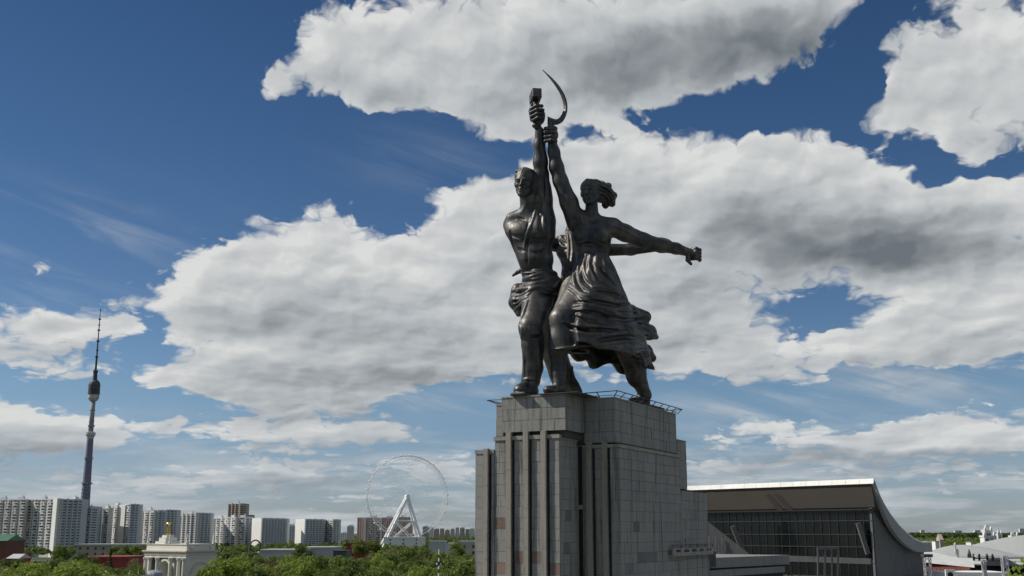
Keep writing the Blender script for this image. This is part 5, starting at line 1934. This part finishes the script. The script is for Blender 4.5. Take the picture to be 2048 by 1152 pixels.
m.box(-wA + 7.2, -wA + 12.2, 2.0, 8.0, AH + 3.603, AH + 5.2)
m.box(-wA + 8.0, -wA + 11.4, 3.0, 7.0, AH + 5.203, AH + 6.3)
m.build('pedestal_steps', M_arch, ar)
for (x, y) in ((-wA + .9, .9), (-1.0, .9), (-1.0, dA - 1), (-wA + 17, .9)):
    m = MB(); m.lathe(x, y, [(.75, AH + 2.5), (.75, AH + 3.2), (.35, AH + 3.5), (.55, AH + 4.2), (.45, AH + 5.2), (.3, AH + 6.0), (.12, AH + 6.8)], 8); m.build('finial_figure', M_arch, ar, True)
for (x, y) in ((.02, 3), (.02, dA - 3)):
    m = MB(); m.lathe(x, y, [(.5, AH + .4), (.75, AH + 1.0), (.5, AH + 1.6)], 8); m.build('rosette', M_panel_w, ar, True)
# gilded pair holding up a sheaf
gs = empty('gilded_sculpture', (0, 0, 0))
gloc = Vector((AX, AY, 0)) + Matrix.Rotation(yaw, 3, 'Z') @ Vector((-wA + 9.7, 5.0, AH + 6.3))
gs.location = gloc
tag(gs, 'gilded pair of figures lifting a sheaf on top of the white arch', 'sculpture')
for s in (-1, 1):
    F2 = Field((gloc.x - 3, gloc.y - 3, gloc.z - .5), (gloc.x + 3, gloc.y + 3, gloc.z + 9), .16)
    g0 = np.array(gloc)
    ax2 = np.eye(3)
    F2.path([g0 + (s * .9, 0, .2), g0 + (s * .75, 0, 2.0), g0 + (s * .6, 0, 3.2)], [.42, .5, .62], .2)
    F2.path([g0 + (s * .3, 0, .2), g0 + (s * .45, 0, 2.0)], [.38, .5], .2)
    F2.ell(g0 + (s * .6, 0, 4.0), (.62, .48, .85), .2, False, ax2)
    F2.ell(g0 + (s * .55, 0, 5.35), (.32, .34, .42), .15, False, ax2)
    F2.path([g0 + (s * .75, 0, 4.5), g0 + (s * .6, 0, 5.8), g0 + (s * .2, 0, 6.9)], [.26, .2, .16], .1)
    F2.path([g0 + (s * .3, 0, 4.5), g0 + (s * .0, -.1, 5.7), g0 + (s * .05, 0, 6.8)], [.24, .18, .15], .1)
    o = F2.mesh('figure', M_gold, gs)
    o.matrix_parent_inverse = Matrix.Translation(-gloc)
m = MB(); m.lathe(0, 0, [(.3, 6.4), (.5, 6.8), (.8, 7.3), (1.5, 7.9), (1.9, 8.4), (1.5, 8.9), (.6, 9.1)], 14)
for k in range(26):
    a = k * 2.4
    m.tube([(.3 * math.cos(a), .3 * math.sin(a), 7.2), (1.9 * math.cos(a) - .5, 1.6 * math.sin(a), 8.6 + .5 * math.sin(k))], .12, 4)
m.build('sheaf', M_gold, gs)
gs.scale = (.62, .62, .62)
# white lodge in front of the arch and its dome
lo_ = empty('gate_pavilion', (GX(290, 430), 430, 0))
tag(lo_, 'white gate pavilion with small turrets in front of the arch', 'pavilion')
zz_ = zat(290, 1150, 430)
m = MB(); m.box(-5, 4.5, 0, 8, 0, zz_); m.build('wall', M_arch, lo_)
for x in (-4.8, -1.5, 4.2):
    m = MB(); m.lathe(x, .2, [(.35, zz_), (.35, zz_ + .6), (.15, zz_ + 1.0), (.2, zz_ + 1.3), (.05, zz_ + 1.8)], 8); m.build('turret', M_arch, lo_)
m = MB(); m.lathe(3.2, 4, [(3.4, 0), (3.4, zz_ + .4), (3.0, zz_ + .9), (1.8, zz_ + 1.4), (.4, zz_ + 1.7)], 18); m.build('dome', simple('lavender_roof', (.30, .31, .36), .5), lo_, True)
# multi-arm street lamp
lp = empty('street_lamp', (GX(209, 420), 420, 0))
tag(lp, 'ornate white multi-arm street lamp among trees left of the arch', 'street lamp')
zl = zat(209, 1143, 420)
m = MB(); m.tube([(0, 0, 0), (0, 0, zl)], .14, 8); m.build('pole', M_roofg, lp)
for k in range(6):
    a = k * math.pi / 3
    m = MB(); m.tube([(0, 0, zl - 1.5), (1.0 * math.cos(a), 1.0 * math.sin(a), zl - 1.2), (1.7 * math.cos(a), 1.7 * math.sin(a), zl - .4)], .07, 6); m.build('arm', M_roofg, lp)
    m = MB(); m.lathe(1.7 * math.cos(a), 1.7 * math.sin(a), [(.05, zl - .45), (.3, zl - .25), (.32, zl), (.1, zl + .25)], 8); m.build('lamp_globe', M_panel_w, lp, True)
# banded pole
pl = empty('banded_pole', (GX(878.5, 330), 330, 0))
tag(pl, 'tall thin black and white banded pole with lamp heads left of the pedestal', 'pole')
zp = zat(878, 1098, 330)
m = MB(); m.tube([(0, 0, 0), (0, 0, zp - 1.6)], .16, 8); m.build('pole', M_black, pl)
m = MB(); m.tube([(0, 0, zp - 1.6), (0, 0, zp)], .13, 8); m.build('tip', M_panel_w, pl)
for k in range(3):
    z = zp - 3.0 - k * 2.1
    m = MB(); m.tube([(0, 0, z - .5), (0, 0, z + .5)], .19, 8); m.build('band', M_panel_w, pl)
for (dx, dz) in ((-.55, -4.2), (.55, -4.2)):
    m = MB(); m.lathe(dx, 0, [(.05, zp + dz - .3), (.28, zp + dz), (.05, zp + dz + .3)], 8); m.build('lamp', M_panel_w, pl, True)

# ------------------------------------------------------------------ right side, beyond the pavilion
M_dome = simple('pale_grey_shell', (.36, .37, .36), .6, 0, .08, .06)
M_brickd = simple('dark_red_brick', (.13, .045, .04), .85, 0, .2, .3)
DY = 300.0
dm = empty('dome_hall', (GX(2110, DY), DY, 0))
tag(dm, 'wide pale grey shell-roofed hall rising to the right edge of the photo', 'building')
dc = GX(2110, DY)
RD = dc - GX(1880, DY)
zr = zat(1930, 1117, DY); ztp = zat(2110, 1066, DY)
pr = []
for i in range(13):
    t = i / 12
    r_ = RD * (1 - t)
    z = zr + (ztp - zr) * (1 - (1 - t) ** 2) * (.9) + (ztp - zr) * .1 * t
    pr.append((max(r_, .1), z))
m = MB(); m.lathe(0, 0, [(RD, zr - .4)] + pr, 48); m.build('shell_roof', M_dome, dm, True)
m = MB(); m.lathe(0, 0, [(RD + .8, zr - 1.3), (RD + .8, zr - .5), (RD, zr - .38)], 48); m.build('roof_rim', M_roofg, dm, True)
m = MB(); m.lathe(0, 0, [(RD - 2, zr - 4.5), (RD - 2, zr - 1.32)], 48); m.build('dark_gallery', M_black, dm, True)
m = MB(); m.lathe(0, 0, [(RD - 1.0, 0), (RD - 1.0, zr - 4.52)], 48); m.build('wall', BB, dm, True)
# nearer shell wing on the roof
m = MB()
vs, fs = [], []
for i in range(9):
    t = i / 8
    x0 = GX(1905 + 143 * t, 262)
    z0 = zat(1905, 1116 - 2 * t, 262); bulge = 2.6 * math.sin(math.pi * min(1, .1 + t * .75))
    for j in range(6):
        s = j / 5
        vs.append((x0 - dc + 1.5 * s, 262 + 22 * s - DY, z0 + bulge * math.sin(math.pi * .5 * s)))
for i in range(8):
    for j in range(5):
        q = i * 6 + j
        fs.append((q, q + 6, q + 7, q + 1))
vs += [(x, y, z - .35) for x, y, z in vs]
n6 = 54
fs += [tuple(n6 + k for k in reversed(f)) for f in fs[:40]]
for i in range(8):
    fs.append((i * 6, n6 + i * 6, n6 + i * 6 + 6, i * 6 + 6))
m.add(vs, fs)
m.build('wing_shell', M_dome, dm, True)

bh = empty('brick_hall', (GX(1838, 235), 235, 0))
tag(bh, 'dark red brick hall with a sloping white roof right of the pavilion', 'building')
xb0, xb1 = GX(1836, 250), GX(1934, 232)
zt0, zt1 = zat(1838, 1119, 250), zat(1934, 1130, 232)
ox, oy = GX(1838, 235), 235
m = MB(); m.prism([(xb0 - ox, 250 - oy), (xb1 - ox, 232 - oy), (xb1 - ox + 14, 268 - oy), (xb0 - ox, 285 - oy)], 0, [zt0 - .5, zt1 - .5, zt1 - .3, zt0 - .4]); m.build('wall', M_brickd, bh)
br_ = MB()
d_ = np.array([xb1 - xb0, -18.0]); Wd = np.linalg.norm(d_); d_ /= Wd; n_d = np.array([-d_[1], d_[0]])
for r_ in range(7):
    z = zt1 - 1.2 - r_ * .75
    for k in range(12):
        s = .4 + k * (Wd - .6) / 12
        q = np.array([xb0 - ox, 250 - oy]) + d_ * s
        br_.prism([tuple(q - n_d * .08), tuple(q + d_ * (Wd / 12 - .22) - n_d * .08), tuple(q + d_ * (Wd / 12 - .22) + n_d * .02), tuple(q + n_d * .02)], z - .3, z + .3)
br_.build('brick_panel', simple('brick_panel_red', (.17, .06, .05), .85), bh)
m = MB(); m.prism([(xb0 - ox - 1, 249 - oy), (xb1 - ox + .5, 231 - oy), (xb1 - ox + 15, 268 - oy), (xb0 - ox + 6, 300 - oy)], [zt0 - .48, zt1 - .48, zt1 + .4, zt0 + 2.0], [zt0, zt1, zt1 + .9, zt0 + 2.5]); m.build('roof', simple('white_sheet_roof', (.55, .55, .53), .6), bh)
m = MB(); m.box(-.5, 12, -14, -4, 0, zat(1850, 1144, 223)); m.build('white_annex', M_panel_w, bh)
# white frame with a dark mark
wf = empty('advertising_frame', (GX(1894, 215), 215, 0))
tag(wf, 'white rounded frame with a dark emblem below the brick hall', 'sign')
zf = zat(1894, 1139, 215)
m = MB(); m.box(-.85, .85, 0, .4, 0, zf); m.build('panel', M_panel_w, wf)
m = MB(); m.lathe(0, 0, [(.5, -.1), (.5, .02)], 16)
o = m.build('emblem', M_black, wf); o.rotation_euler = (R(90), 0, 0); o.location = (0, -.06, zf - .95)
m = MB(); m.box(-.12, .12, -.09, -.01, zf - 1.75, zf - 1.1); m.build('emblem_stem', M_black, wf)


def truss(x, Y, ytop, label, w=1.0, head=False):
    t = empty('truss_mast', (GX(x, Y), Y, 0))
    tag(t, label, 'truss mast', 'lattice masts beside the shell-roofed hall')
    H_ = zat(x, ytop, Y)
    h = w / 2
    for (a, b) in ((-h, -h), (h, -h), (h, h), (-h, h)):
        m = MB(); m.bar((a, b, 0), (a, b, H_), .12); m.build('chord', M_roofg, t)
    m = MB()
    n = int(H_ / w)
    for i in range(n):
        z0, z1 = H_ - (i + 1) * w, H_ - i * w
        if z0 < 8:
            break
        s = 1 if i % 2 else -1
        for (a0, b0, a1, b1) in ((-h, -h, h, -h), (h, -h, h, h), (h, h, -h, h), (-h, h, -h, -h)):
            if s > 0:
                m.bar((a0, b0, z0), (a1, b1, z1), .07)
            else:
                m.bar((a1, b1, z0), (a0, b0, z1), .07)
            m.bar((a0, b0, z1), (a1, b1, z1), .07)
    m.build('lacing', M_roofg, t)
    if head:
        m = MB(); m.box(-h * 1.6, h * 1.6, -h * 1.6, h * 1.6, H_, H_ + .5); m.build('head', M_dark, t)
    return t


truss(1850, 205, 1114, 'thick pale lattice mast in front of the brick hall', 1.0, True)
truss(2004, 190, 1112, 'pale lattice mast in front of the shell-roofed hall', .8)
truss(1962, 195, 1120, 'thin lattice mast under the ring of floodlights', .5)
rgl = empty('floodlight_ring', (GX(1962, 195), 195, zat(1962, 1112, 195)))
tag(rgl, 'horizontal ring of dark floodlights hanging between the lattice masts', 'floodlights')
m = MB(); m.tube([(1.6 * math.cos(a), 1.6 * math.sin(a), 0) for a in np.linspace(0, 2 * math.pi, 17)], .1, 6, False); m.build('ring', M_roofg, rgl)
for k in range(8):
    a = k * math.pi / 4
    m = MB(); m.lathe(1.6 * math.cos(a), 1.6 * math.sin(a), [(.16, -.75), (.24, -.1), (.12, .35)], 8); m.build('floodlight', M_black, rgl, True)
for k, (x, y) in enumerate(((1908, 1094), (1935, 1105), (1912, 1107))):
    v_ = empty('roof_vent', (GX(x, 262), 262, zat(x, y + 3, 262) - .4))
    tag(v_, ['slim white vent pipe on the white roof in front of the far trees', 'small dark conical vent on the white roof near the shell hall', 'low white vent on the white roof of the brick hall'][k], 'vent')
    m = MB(); m.lathe(0, 0, [(.3, -1), (.25, 1.2), (.38, 1.25), (.05, 1.8)] if k != 1 else [(.5, -1), (.45, .3), (.08, 1.5)], 8); m.build('pipe', M_roofg if k != 1 else M_dark, v_)
    m = MB(); m.lathe(0, 0, [(.42, -.6), (.42, -.45)], 8); m.build('flange', M_roofg, v_)

# white spired pavilion and neighbours on the horizon
def spire(x, Y, ytop, ybot, wpx, label, tiers):
    t = empty('spired_pavilion', (GX(x, Y), Y, 0))
    tag(t, label, 'pavilion')
    k = Y * .995 / FPX
    for i, (w, y0, y1, nm) in enumerate(tiers):
        m = MB(); 
        r0 = w * k / 2
        z0, z1 = zat(x, y0, Y) if i else 0, zat(x, y1, Y)
        if nm == 'box':
            m.box(-r0, r0, -r0, r0, z0, z1 - .05)
            m.box(-r0 - .5, r0 + .5, -r0 - .5, r0 + .5, z1 - 1.2, z1)
        elif nm == 'drum':
            m.lathe(0, 0, [(r0, z0), (r0, z1 - .6), (r0 * 1.12, z1 - .5), (r0 * 1.12, z1)], 12)
        else:
            m.lathe(0, 0, [(r0, z0), (r0 * .6, (z0 + z1) / 2), (.15, z1)], 8)
        m.build({'box': 'storey', 'drum': 'drum', 'cone': 'spire'}[nm], M_panel_w if nm != 'cone' else M_roofg, t)
        if nm == 'box':
            for s in (-1, 1):
                m = MB(); m.lathe(s * r0 * .9, -r0 * .9, [(1.1, z0), (1.1, z1 + 1.2), (.2, z1 + 3)], 6); m.build('corner_turret', M_panel_w, t)
                m = MB(); m.box(s * r0 * .45 - 1, s * r0 * .45 + 1, -r0 - .15, -r0 + .1, z0 if i else z1 * .5, z1 - 2.5); m.build('window', M_win, t)
    return t


spire(1974, 900, 1045, 1085, 24, 'white tiered pavilion with a small spire on the right horizon', [(21, 1100, 1071, 'box'), (13, 1071, 1060, 'box'), (8, 1060, 1051, 'drum'), (5, 1051, 1046, 'cone')])
spire(1997.5, 950, 1058, 1080, 8, 'slim pinkish-white turret just right of the tiered white pavilion', [(7, 1100, 1068, 'box'), (5, 1068, 1063, 'drum'), (3.5, 1063, 1056, 'cone')])
spire(2026, 950, 1062, 1075, 12, 'small low white dome-topped turret near the right edge of the photo', [(12, 1100, 1071, 'box'), (7, 1071, 1068, 'drum'), (4, 1068, 1062, 'cone')])
lowb('white_house', 'small white house among the far trees right of the pavilion roof', 'house', 1869, 1877, 700, 1082, 6, M_panel_w, M_roofg, .4, .2)
lowb('pink_pavilion', 'small pinkish pavilion with a pointed roof among the far trees', 'house', 1878.5, 1886, 720, 1078, 6, M_brown, M_brown, .4, .1, gable=3)
lowb('white_house', 'narrow white gabled wall among far trees left of the tiered pavilion', 'house', 1940, 1945, 720, 1084, 8, M_panel_w, M_roofg, .4, .2)

# ------------------------------------------------------------------ trees
def foliage(name, c, c2):
    m, N, b = base_mat(name, .65, 0, .25)
    n = N.noise(pos_out(N), .23, 3, .6)
    n2 = N.noise(pos_out(N), 1.9, 3, .6)
    oi = N.n.new('ShaderNodeObjectInfo')
    f = N.math('ADD', N.math('MULTIPLY', n, .6), N.math('MULTIPLY', n2, .4))
    f = N.math('MULTIPLY_ADD', oi.outputs['Random'], .22, N.math('SUBTRACT', f, .11))
    N.link(N.ramp(f, [(.32, tuple(c) + (1,)), (.66, tuple(c2) + (1,))]), b.inputs['Base Color'])
    # leaves let some light through
    tr_ = N.n.new('ShaderNodeBsdfTranslucent')
    tr_.inputs[0].default_value = tuple(v * 1.2 for v in c2) + (1,)
    mx = N.n.new('ShaderNodeMixShader')
    mx.inputs[0].default_value = .3
    out = N.n['Material Output']
    N.link(b.outputs[0], mx.inputs[1]); N.link(tr_.outputs[0], mx.inputs[2]); N.link(mx.outputs[0], out.inputs[0])
    return m


FM = {'bright': foliage('bright_leaves', (.10, .15, .020), (.235, .30, .05)),
      'mid': foliage('mid_leaves', (.070, .103, .022), (.165, .215, .045)),
      'dark': foliage('dark_leaves', (.042, .062, .018), (.11, .145, .038)),
      'brown': foliage('budding_leaves', (.10, .090, .040), (.21, .19, .085))}
M_bark = simple('bark', (.09, .07, .05), .9, 0, .3, 2)


def crown_mesh(name, mat, seed, rx, rz, zc, nclump, nleaf, leaf, conifer=False, flat=.8):
    r = np.random.RandomState(seed)
    V = []
    # clumps spread through the crown, leaves on each clump
    cl = []
    for i in range(nclump):
        d = r.normal(size=3); d /= np.linalg.norm(d)
        k = r.uniform(.45, .95)
        if d[2] < -.2:
            d[2] *= .6
        c = np.array([d[0] * rx * k, d[1] * rx * k, zc + d[2] * rz * k])
        cl.append((c, rx * r.uniform(.24, .42)))
    if conifer:
        cl = []
        for i in range(nclump):
            t = (i + .5) / nclump
            a = i * 2.4
            w = rx * (1 - t) ** .9
            cl.append((np.array([w * .6 * math.cos(a), w * .6 * math.sin(a), zc - rz + 2 * rz * t]), max(.35, w * .55)))
    per = nleaf // len(cl)
    for (c, cr) in cl:
        d = r.normal(size=(per, 3)); d /= np.linalg.norm(d, axis=1)[:, None]
        p = c + d * cr * r.uniform(.72, 1.08, (per, 1)) * np.array([1, 1, flat])
        n = d + r.normal(size=(per, 3)) * .55
        n /= np.linalg.norm(n, axis=1)[:, None]
        t1 = np.cross(n, r.normal(size=(per, 3))); t1 /= np.linalg.norm(t1, axis=1)[:, None]
        t2 = np.cross(n, t1)
        s = leaf * r.uniform(.6, 1.3, (per, 1))
        q = np.stack([p - t1 * s, p - t2 * s * .6, p + t1 * s, p + t2 * s * .6], 1)
        V.append(q.reshape(-1, 3))
    V = np.concatenate(V)
    return quads_mesh(name, V, mat)


def quads_mesh(name, V, mat):
    me = bpy.data.meshes.new(name)
    nf = len(V) // 4
    me.vertices.add(len(V))
    me.vertices.foreach_set('co', V.astype(np.float32).ravel())
    me.loops.add(len(V))
    me.loops.foreach_set('vertex_index', np.arange(len(V), dtype=np.int32))
    me.polygons.add(nf)
    me.polygons.foreach_set('loop_start', np.arange(0, len(V), 4, dtype=np.int32))
    me.update(calc_edges=True)
    me.materials.append(mat)
    return me


def trunk_mesh(seed, h, rx, zc):
    r = random.Random(seed)
    m = MB()
    m.tube([(0, 0, 0), (.1, 0, h * .25), (0, .1, h * .5), (.1, 0, h * .8)], [.34, .26, .2, .08], 7)
    for k in range(5):
        a = r.uniform(0, 6.28)
        z = h * r.uniform(.25, .55)
        m.tube([(0, 0, z), (rx * .35 * math.cos(a), rx * .35 * math.sin(a), z + h * .14), (rx * .75 * math.cos(a), rx * .75 * math.sin(a), z + h * .28)], [.16, .1, .04], 5)
    return m.mesh('trunk', M_bark)


kinds = {'bright': [], 'mid': [], 'dark': [], 'brown': [], 'conifer': []}
sd = 1
for k in ('bright', 'mid', 'dark', 'brown'):
    for v in range(3):
        sd += 1
        rx = (5.2, 4.4, 4.8)[v]; h = (13.0, 12.0, 14.0)[v]
        zc = h * .60; rz = h * .38
        nl = 3600 if k != 'brown' else 2300
        kinds[k].append((crown_mesh('crown', FM[k], sd, rx, rz, zc, 26 + v * 6, nl, .34), trunk_mesh(sd, h, rx, zc), h))
kinds['conifer'].append((crown_mesh('crown', FM['dark'], 77, 2.6, 7.0, 8.2, 30, 2200, .32, True), trunk_mesh(77, 14, 1.2, 8), 15.0))
LBL = {'bright': 'fresh bright green', 'mid': 'mid green', 'dark': 'dark green', 'brown': 'brownish budding', 'conifer': 'dark pointed'}
rt = random.Random(21)
trees = []


def hmax(px, Y):
    """tallest a tree may be there, from the tree line of the photograph"""
    return None


def place_tree(px, Y, kind, hgt, label=None):
    trees.append((px, Y, kind, hgt, label))


# the line of the tree tops across the photo: (px, py, distance)
import bisect
line = [(-40, 1128), (0, 1122), (40, 1130), (60, 1118), (130, 1112), (150, 1116), (180, 1118), (215, 1128), (250, 1132), (285, 1128), (300, 1150), (430, 1122), (450, 1112), (480, 1110), (560, 1108), (620, 1112), (700, 1110), (730, 1103),
        (760, 1098), (800, 1094), (850, 1096), (870, 1098), (900, 1108), (925, 1108), (950, 1104), (980, 1106)]
LX = [a for a, b in line]; LY = [b for a, b in line]
rows = [(345, 9.0), (372, 9.5), (402, 9.5), (436, 10), (474, 10.5), (516, 11), (562, 12), (614, 12.5), (672, 13), (740, 14), (820, 15), (910, 16), (1010, 17)]
for (Y, sp) in rows:
    x = GX(-60, Y) + rt.uniform(0, sp)
    xe = GX(985, Y)
    while x < xe:
        px = 1024 + FPX * x / (Y * CP - 15 * SP) if False else 1024 + FPX * x / Y * 1.0 / (CP)
        px = proj((x, Y, 12))[0]
        pyl = float(np.interp(px, LX, LY))
        hcap = zat(px, pyl + rt.uniform(0, 7), Y)
        # keep the arch clear in front
        blocked = 283 < px < 436 and Y < 505
        if 150 < px < 300 and 600 < Y < 720 and rt.random() < .75:
            blocked = True
        if 480 < px < 735 and Y > 760:
            blocked = True
        if blocked and 400 < px < 440 and Y < 400:
            blocked = False
            hcap = min(hcap, 9)
        h = min(rt.uniform(11, 17), hcap)
        if not blocked and h > 5.5:
            near = Y < 480
            q = rt.random()
            if px > 700 and Y > 520:
                kind = 'brown' if q < .30 else ('mid' if q < .8 else 'bright')
            elif near:
                kind = 'bright' if q < (.55 if px < 540 else .25) else ('mid' if q < .78 else ('brown' if q < .90 else 'dark'))
            else:
                kind = 'dark' if q < .45 else ('mid' if q < .78 else ('brown' if q < .95 else 'bright'))
            trees.append((px, Y + rt.uniform(-6, 6), kind, h, None, x))
        x += sp * rt.uniform(.75, 1.3)
# trees that stand out in the photo
for (px, Y, kind, py, lab_) in [
    (222, 560, 'conifer', 1098, 'tall dark pointed conifer between the red building and the street lamp'),
    (505, 390, 'conifer', 1128, 'narrow dark conifer in the tree belt below the ring sculpture'),
    (155, 560, 'dark', 1104, 'dark round-headed tree in front of the leftmost apartment slab'),
    (178, 540, 'dark', 1106, 'broad dark tree left of the red building'),
    (125, 760, 'mid', 1088, 'green tree rising against the ribbed flank of the leftmost slab'),
    (250, 760, 'mid', 1090, 'green tree in front of the long low building left of the arch'),
    (272, 740, 'mid', 1092, 'green tree beside the left corner of the arch, before the long low building'),
    (232, 780, 'mid', 1094, 'rounded green tree in front of the middle of the long low building'),
    (28, 800, 'brown', 1094, 'brownish tree in front of the balconies at far left'),
    (52, 800, 'brown', 1096, 'reddish-brown bare tree at the foot of the leftmost slab'),
    (275, 560, 'brown', 1118, 'brown-green tree touching the left columns of the arch'),
    (440, 330, 'bright', 1118, 'bright green tree overlapping the right foot of the arch'),
    (470, 345, 'bright', 1113, 'bright green tree just right of the arch at the bottom edge'),
    (452, 640, 'dark', 1098, 'very dark tree directly behind the right corner of the arch'),
    (475, 660, 'dark', 1099, 'very dark tree beneath the white apartment tower'),
    (498, 640, 'dark', 1101, 'dark tree below the ring sculpture'),
    (2035, 130, 'bright', 1142, 'bright green tree top in the bottom right corner of the photo'),
    (2052, 128, 'bright', 1138, 'bright green tree cut by the right edge of the photo, bottom corner'),
    (937, 360, 'bright', 1118, 'bright green tree against the left edge of the pedestal'),
    (918, 420, 'mid', 1112, 'green tree left of the pedestal, below the orange brick hall'),
    (60, 350, 'bright', 1136, 'bright green rounded tree in the bottom left corner'),
    (140, 345, 'bright', 1132, 'bright green tree at the bottom, right of the bottom left corner'),
    (20, 480, 'dark', 1108, 'dark tree at the left edge below the green-roofed house'),
    (722, 980, 'mid', 1080, 'small green tree in front of the right end of the brick block'),
    (745, 1000, 'mid', 1078, 'small green tree left of the ferris wheel base'),
    (600, 700, 'mid', 1090, 'green tree rising in the gap between two grey ribbed blocks'),
    (895, 1000, 'mid', 1076, 'green tree behind the pale metal hall'),
    (912, 760, 'mid', 1088, 'green tree between the louvred hall and the orange brick hall'),
]:
    x = P(px, py, Y)[0]
    trees.append((px, Y, kind, zat(px, py, Y), lab_, x))
trees.sort(key=lambda t: t[1])
print('trees', len(trees))
used = set()
stuff_V = {k: [] for k in FM}
places = [(0, 120, 'at far left'), (120, 300, 'left of the arch'), (300, 440, 'around the arch'), (440, 560, 'just right of the arch'), (560, 700, 'below the grey halls'), (700, 860, 'in front of the ferris wheel'), (860, 1000, 'next to the pedestal')]
nn = 0
pend = []
for (px, Y, kind, h, lab_, x) in trees:
    v = rt.randrange(len(kinds[kind]))
    cm, tm, hh_ = kinds[kind][v]
    s = h / hh_
    if lab_ is None and nn > 268:
        continue
    nn += 1
    t = empty('tree', (x, Y, 0), rt.uniform(0, 6.28))
    t.scale = (max(s, .8) * rt.uniform(.95, 1.2),) * 2 + (s,)
    if lab_ is None:
        pl_ = next((n for a, b, n in places if a <= px < b), 'at far left' if px < 0 else 'next to the pedestal')
        dd = 'front row' if Y < 358 else ('second row' if Y < 387 else ('third row' if Y < 419 else ('fourth row' if Y < 455 else ('fifth row' if Y < 500 else ('middle rows' if Y < 640 else 'rear rows')))))
        pend.append((px, t, kind, dd, pl_))
    else:
        tag(t, lab_, 'tree')
    link_mesh('crown', cm, t)
    link_mesh('trunk', tm, t)

ORD = ['first', 'second', 'third', 'fourth', 'fifth', 'sixth', 'seventh', 'eighth', 'ninth', 'tenth', 'eleventh', 'twelfth']
bykey = {}
for q in pend:
    bykey.setdefault(q[2:], []).append(q)
for (kind, dd, pl_), qs in bykey.items():
    qs.sort(key=lambda q: q[0])
    for i, q in enumerate(qs):
        lab_ = '%s tree, %s, %s' % (LBL[kind], dd, pl_)
        if len(qs) > 1:
            lab_ += ', %s from the left' % ORD[min(i, 11)]
        tag(q[1], lab_, 'tree', 'trees of the park belt')

# more of the park beyond the frame, for whoever steps aside
# far woods, one mass to the horizon
wr = np.random.RandomState(9)
V = []
nw = 9000
def wood_patch(n, x0, x1, ya, yb, hlo, hhi, q=44, leaf=1.1):
    out = []
    for _ in range(n):
        Y = ya * (yb / ya) ** wr.uniform()
        pxx = wr.uniform(x0, x1)
        x = GX(pxx, Y)
        h = wr.uniform(hlo, hhi)
        rx = h * .42
        d = wr.normal(size=(q, 3)); d /= np.linalg.norm(d, axis=1)[:, None]
        d[:, 2] = np.abs(d[:, 2]) * 1.0 - .15
        p = np.array([x, Y, h * .55]) + d * np.array([rx, rx, h * .45]) * wr.uniform(.7, 1.05, (q, 1))
        n = d + wr.normal(size=(q, 3)) * .5
        n /= np.linalg.norm(n, axis=1)[:, None]
        t1 = np.cross(n, wr.normal(size=(q, 3))); t1 /= np.linalg.norm(t1, axis=1)[:, None]
        t2 = np.cross(n, t1)
        s = leaf * (Y / 1000) ** .4 * wr.uniform(.7, 1.3, (q, 1))
        out.append(np.stack([p - t1 * s, p - t2 * s, p + t1 * s, p + t2 * s], 1).reshape(-1, 3))
    return np.concatenate(out)
o = link_mesh('far_wood', quads_mesh('far_wood', wood_patch(3600, -420, 1420, 1080, 5000, 8, 14), FM['mid']))
tag(o, 'far green woods reaching the horizon behind the apartment blocks', kind='stuff')
o = link_mesh('far_wood', quads_mesh('far_wood', wood_patch(1700, 1780, 2090, 560, 3500, 7, 13), FM['mid']))
tag(o, 'pale green woods on the right between pavilion roof and horizon', kind='stuff')
o = link_mesh('far_wood', quads_mesh('far_wood', wood_patch(900, 1780, 2090, 3600, 6500, 14, 26, 30, 2.2), FM['dark']))
tag(o, 'dark line of distant woods along the right horizon', kind='stuff')
o = link_mesh('far_wood', quads_mesh('far_wood', wood_patch(500, 1860, 2000, 400, 620, 5, 9), FM['mid']))
tag(o, 'nearer dark green trees behind the white roof on the right', kind='stuff')
o = link_mesh('side_wood', quads_mesh('side_wood', np.concatenate([wood_patch(420, -700, -70, 380, 1080, 9, 15, 70, .6), wood_patch(300, 990, 1800, 420, 1080, 8, 14, 60, .6)]), FM['mid']))
tag(o, 'park woods filling the ground left of the frame and behind the pedestal', kind='stuff')
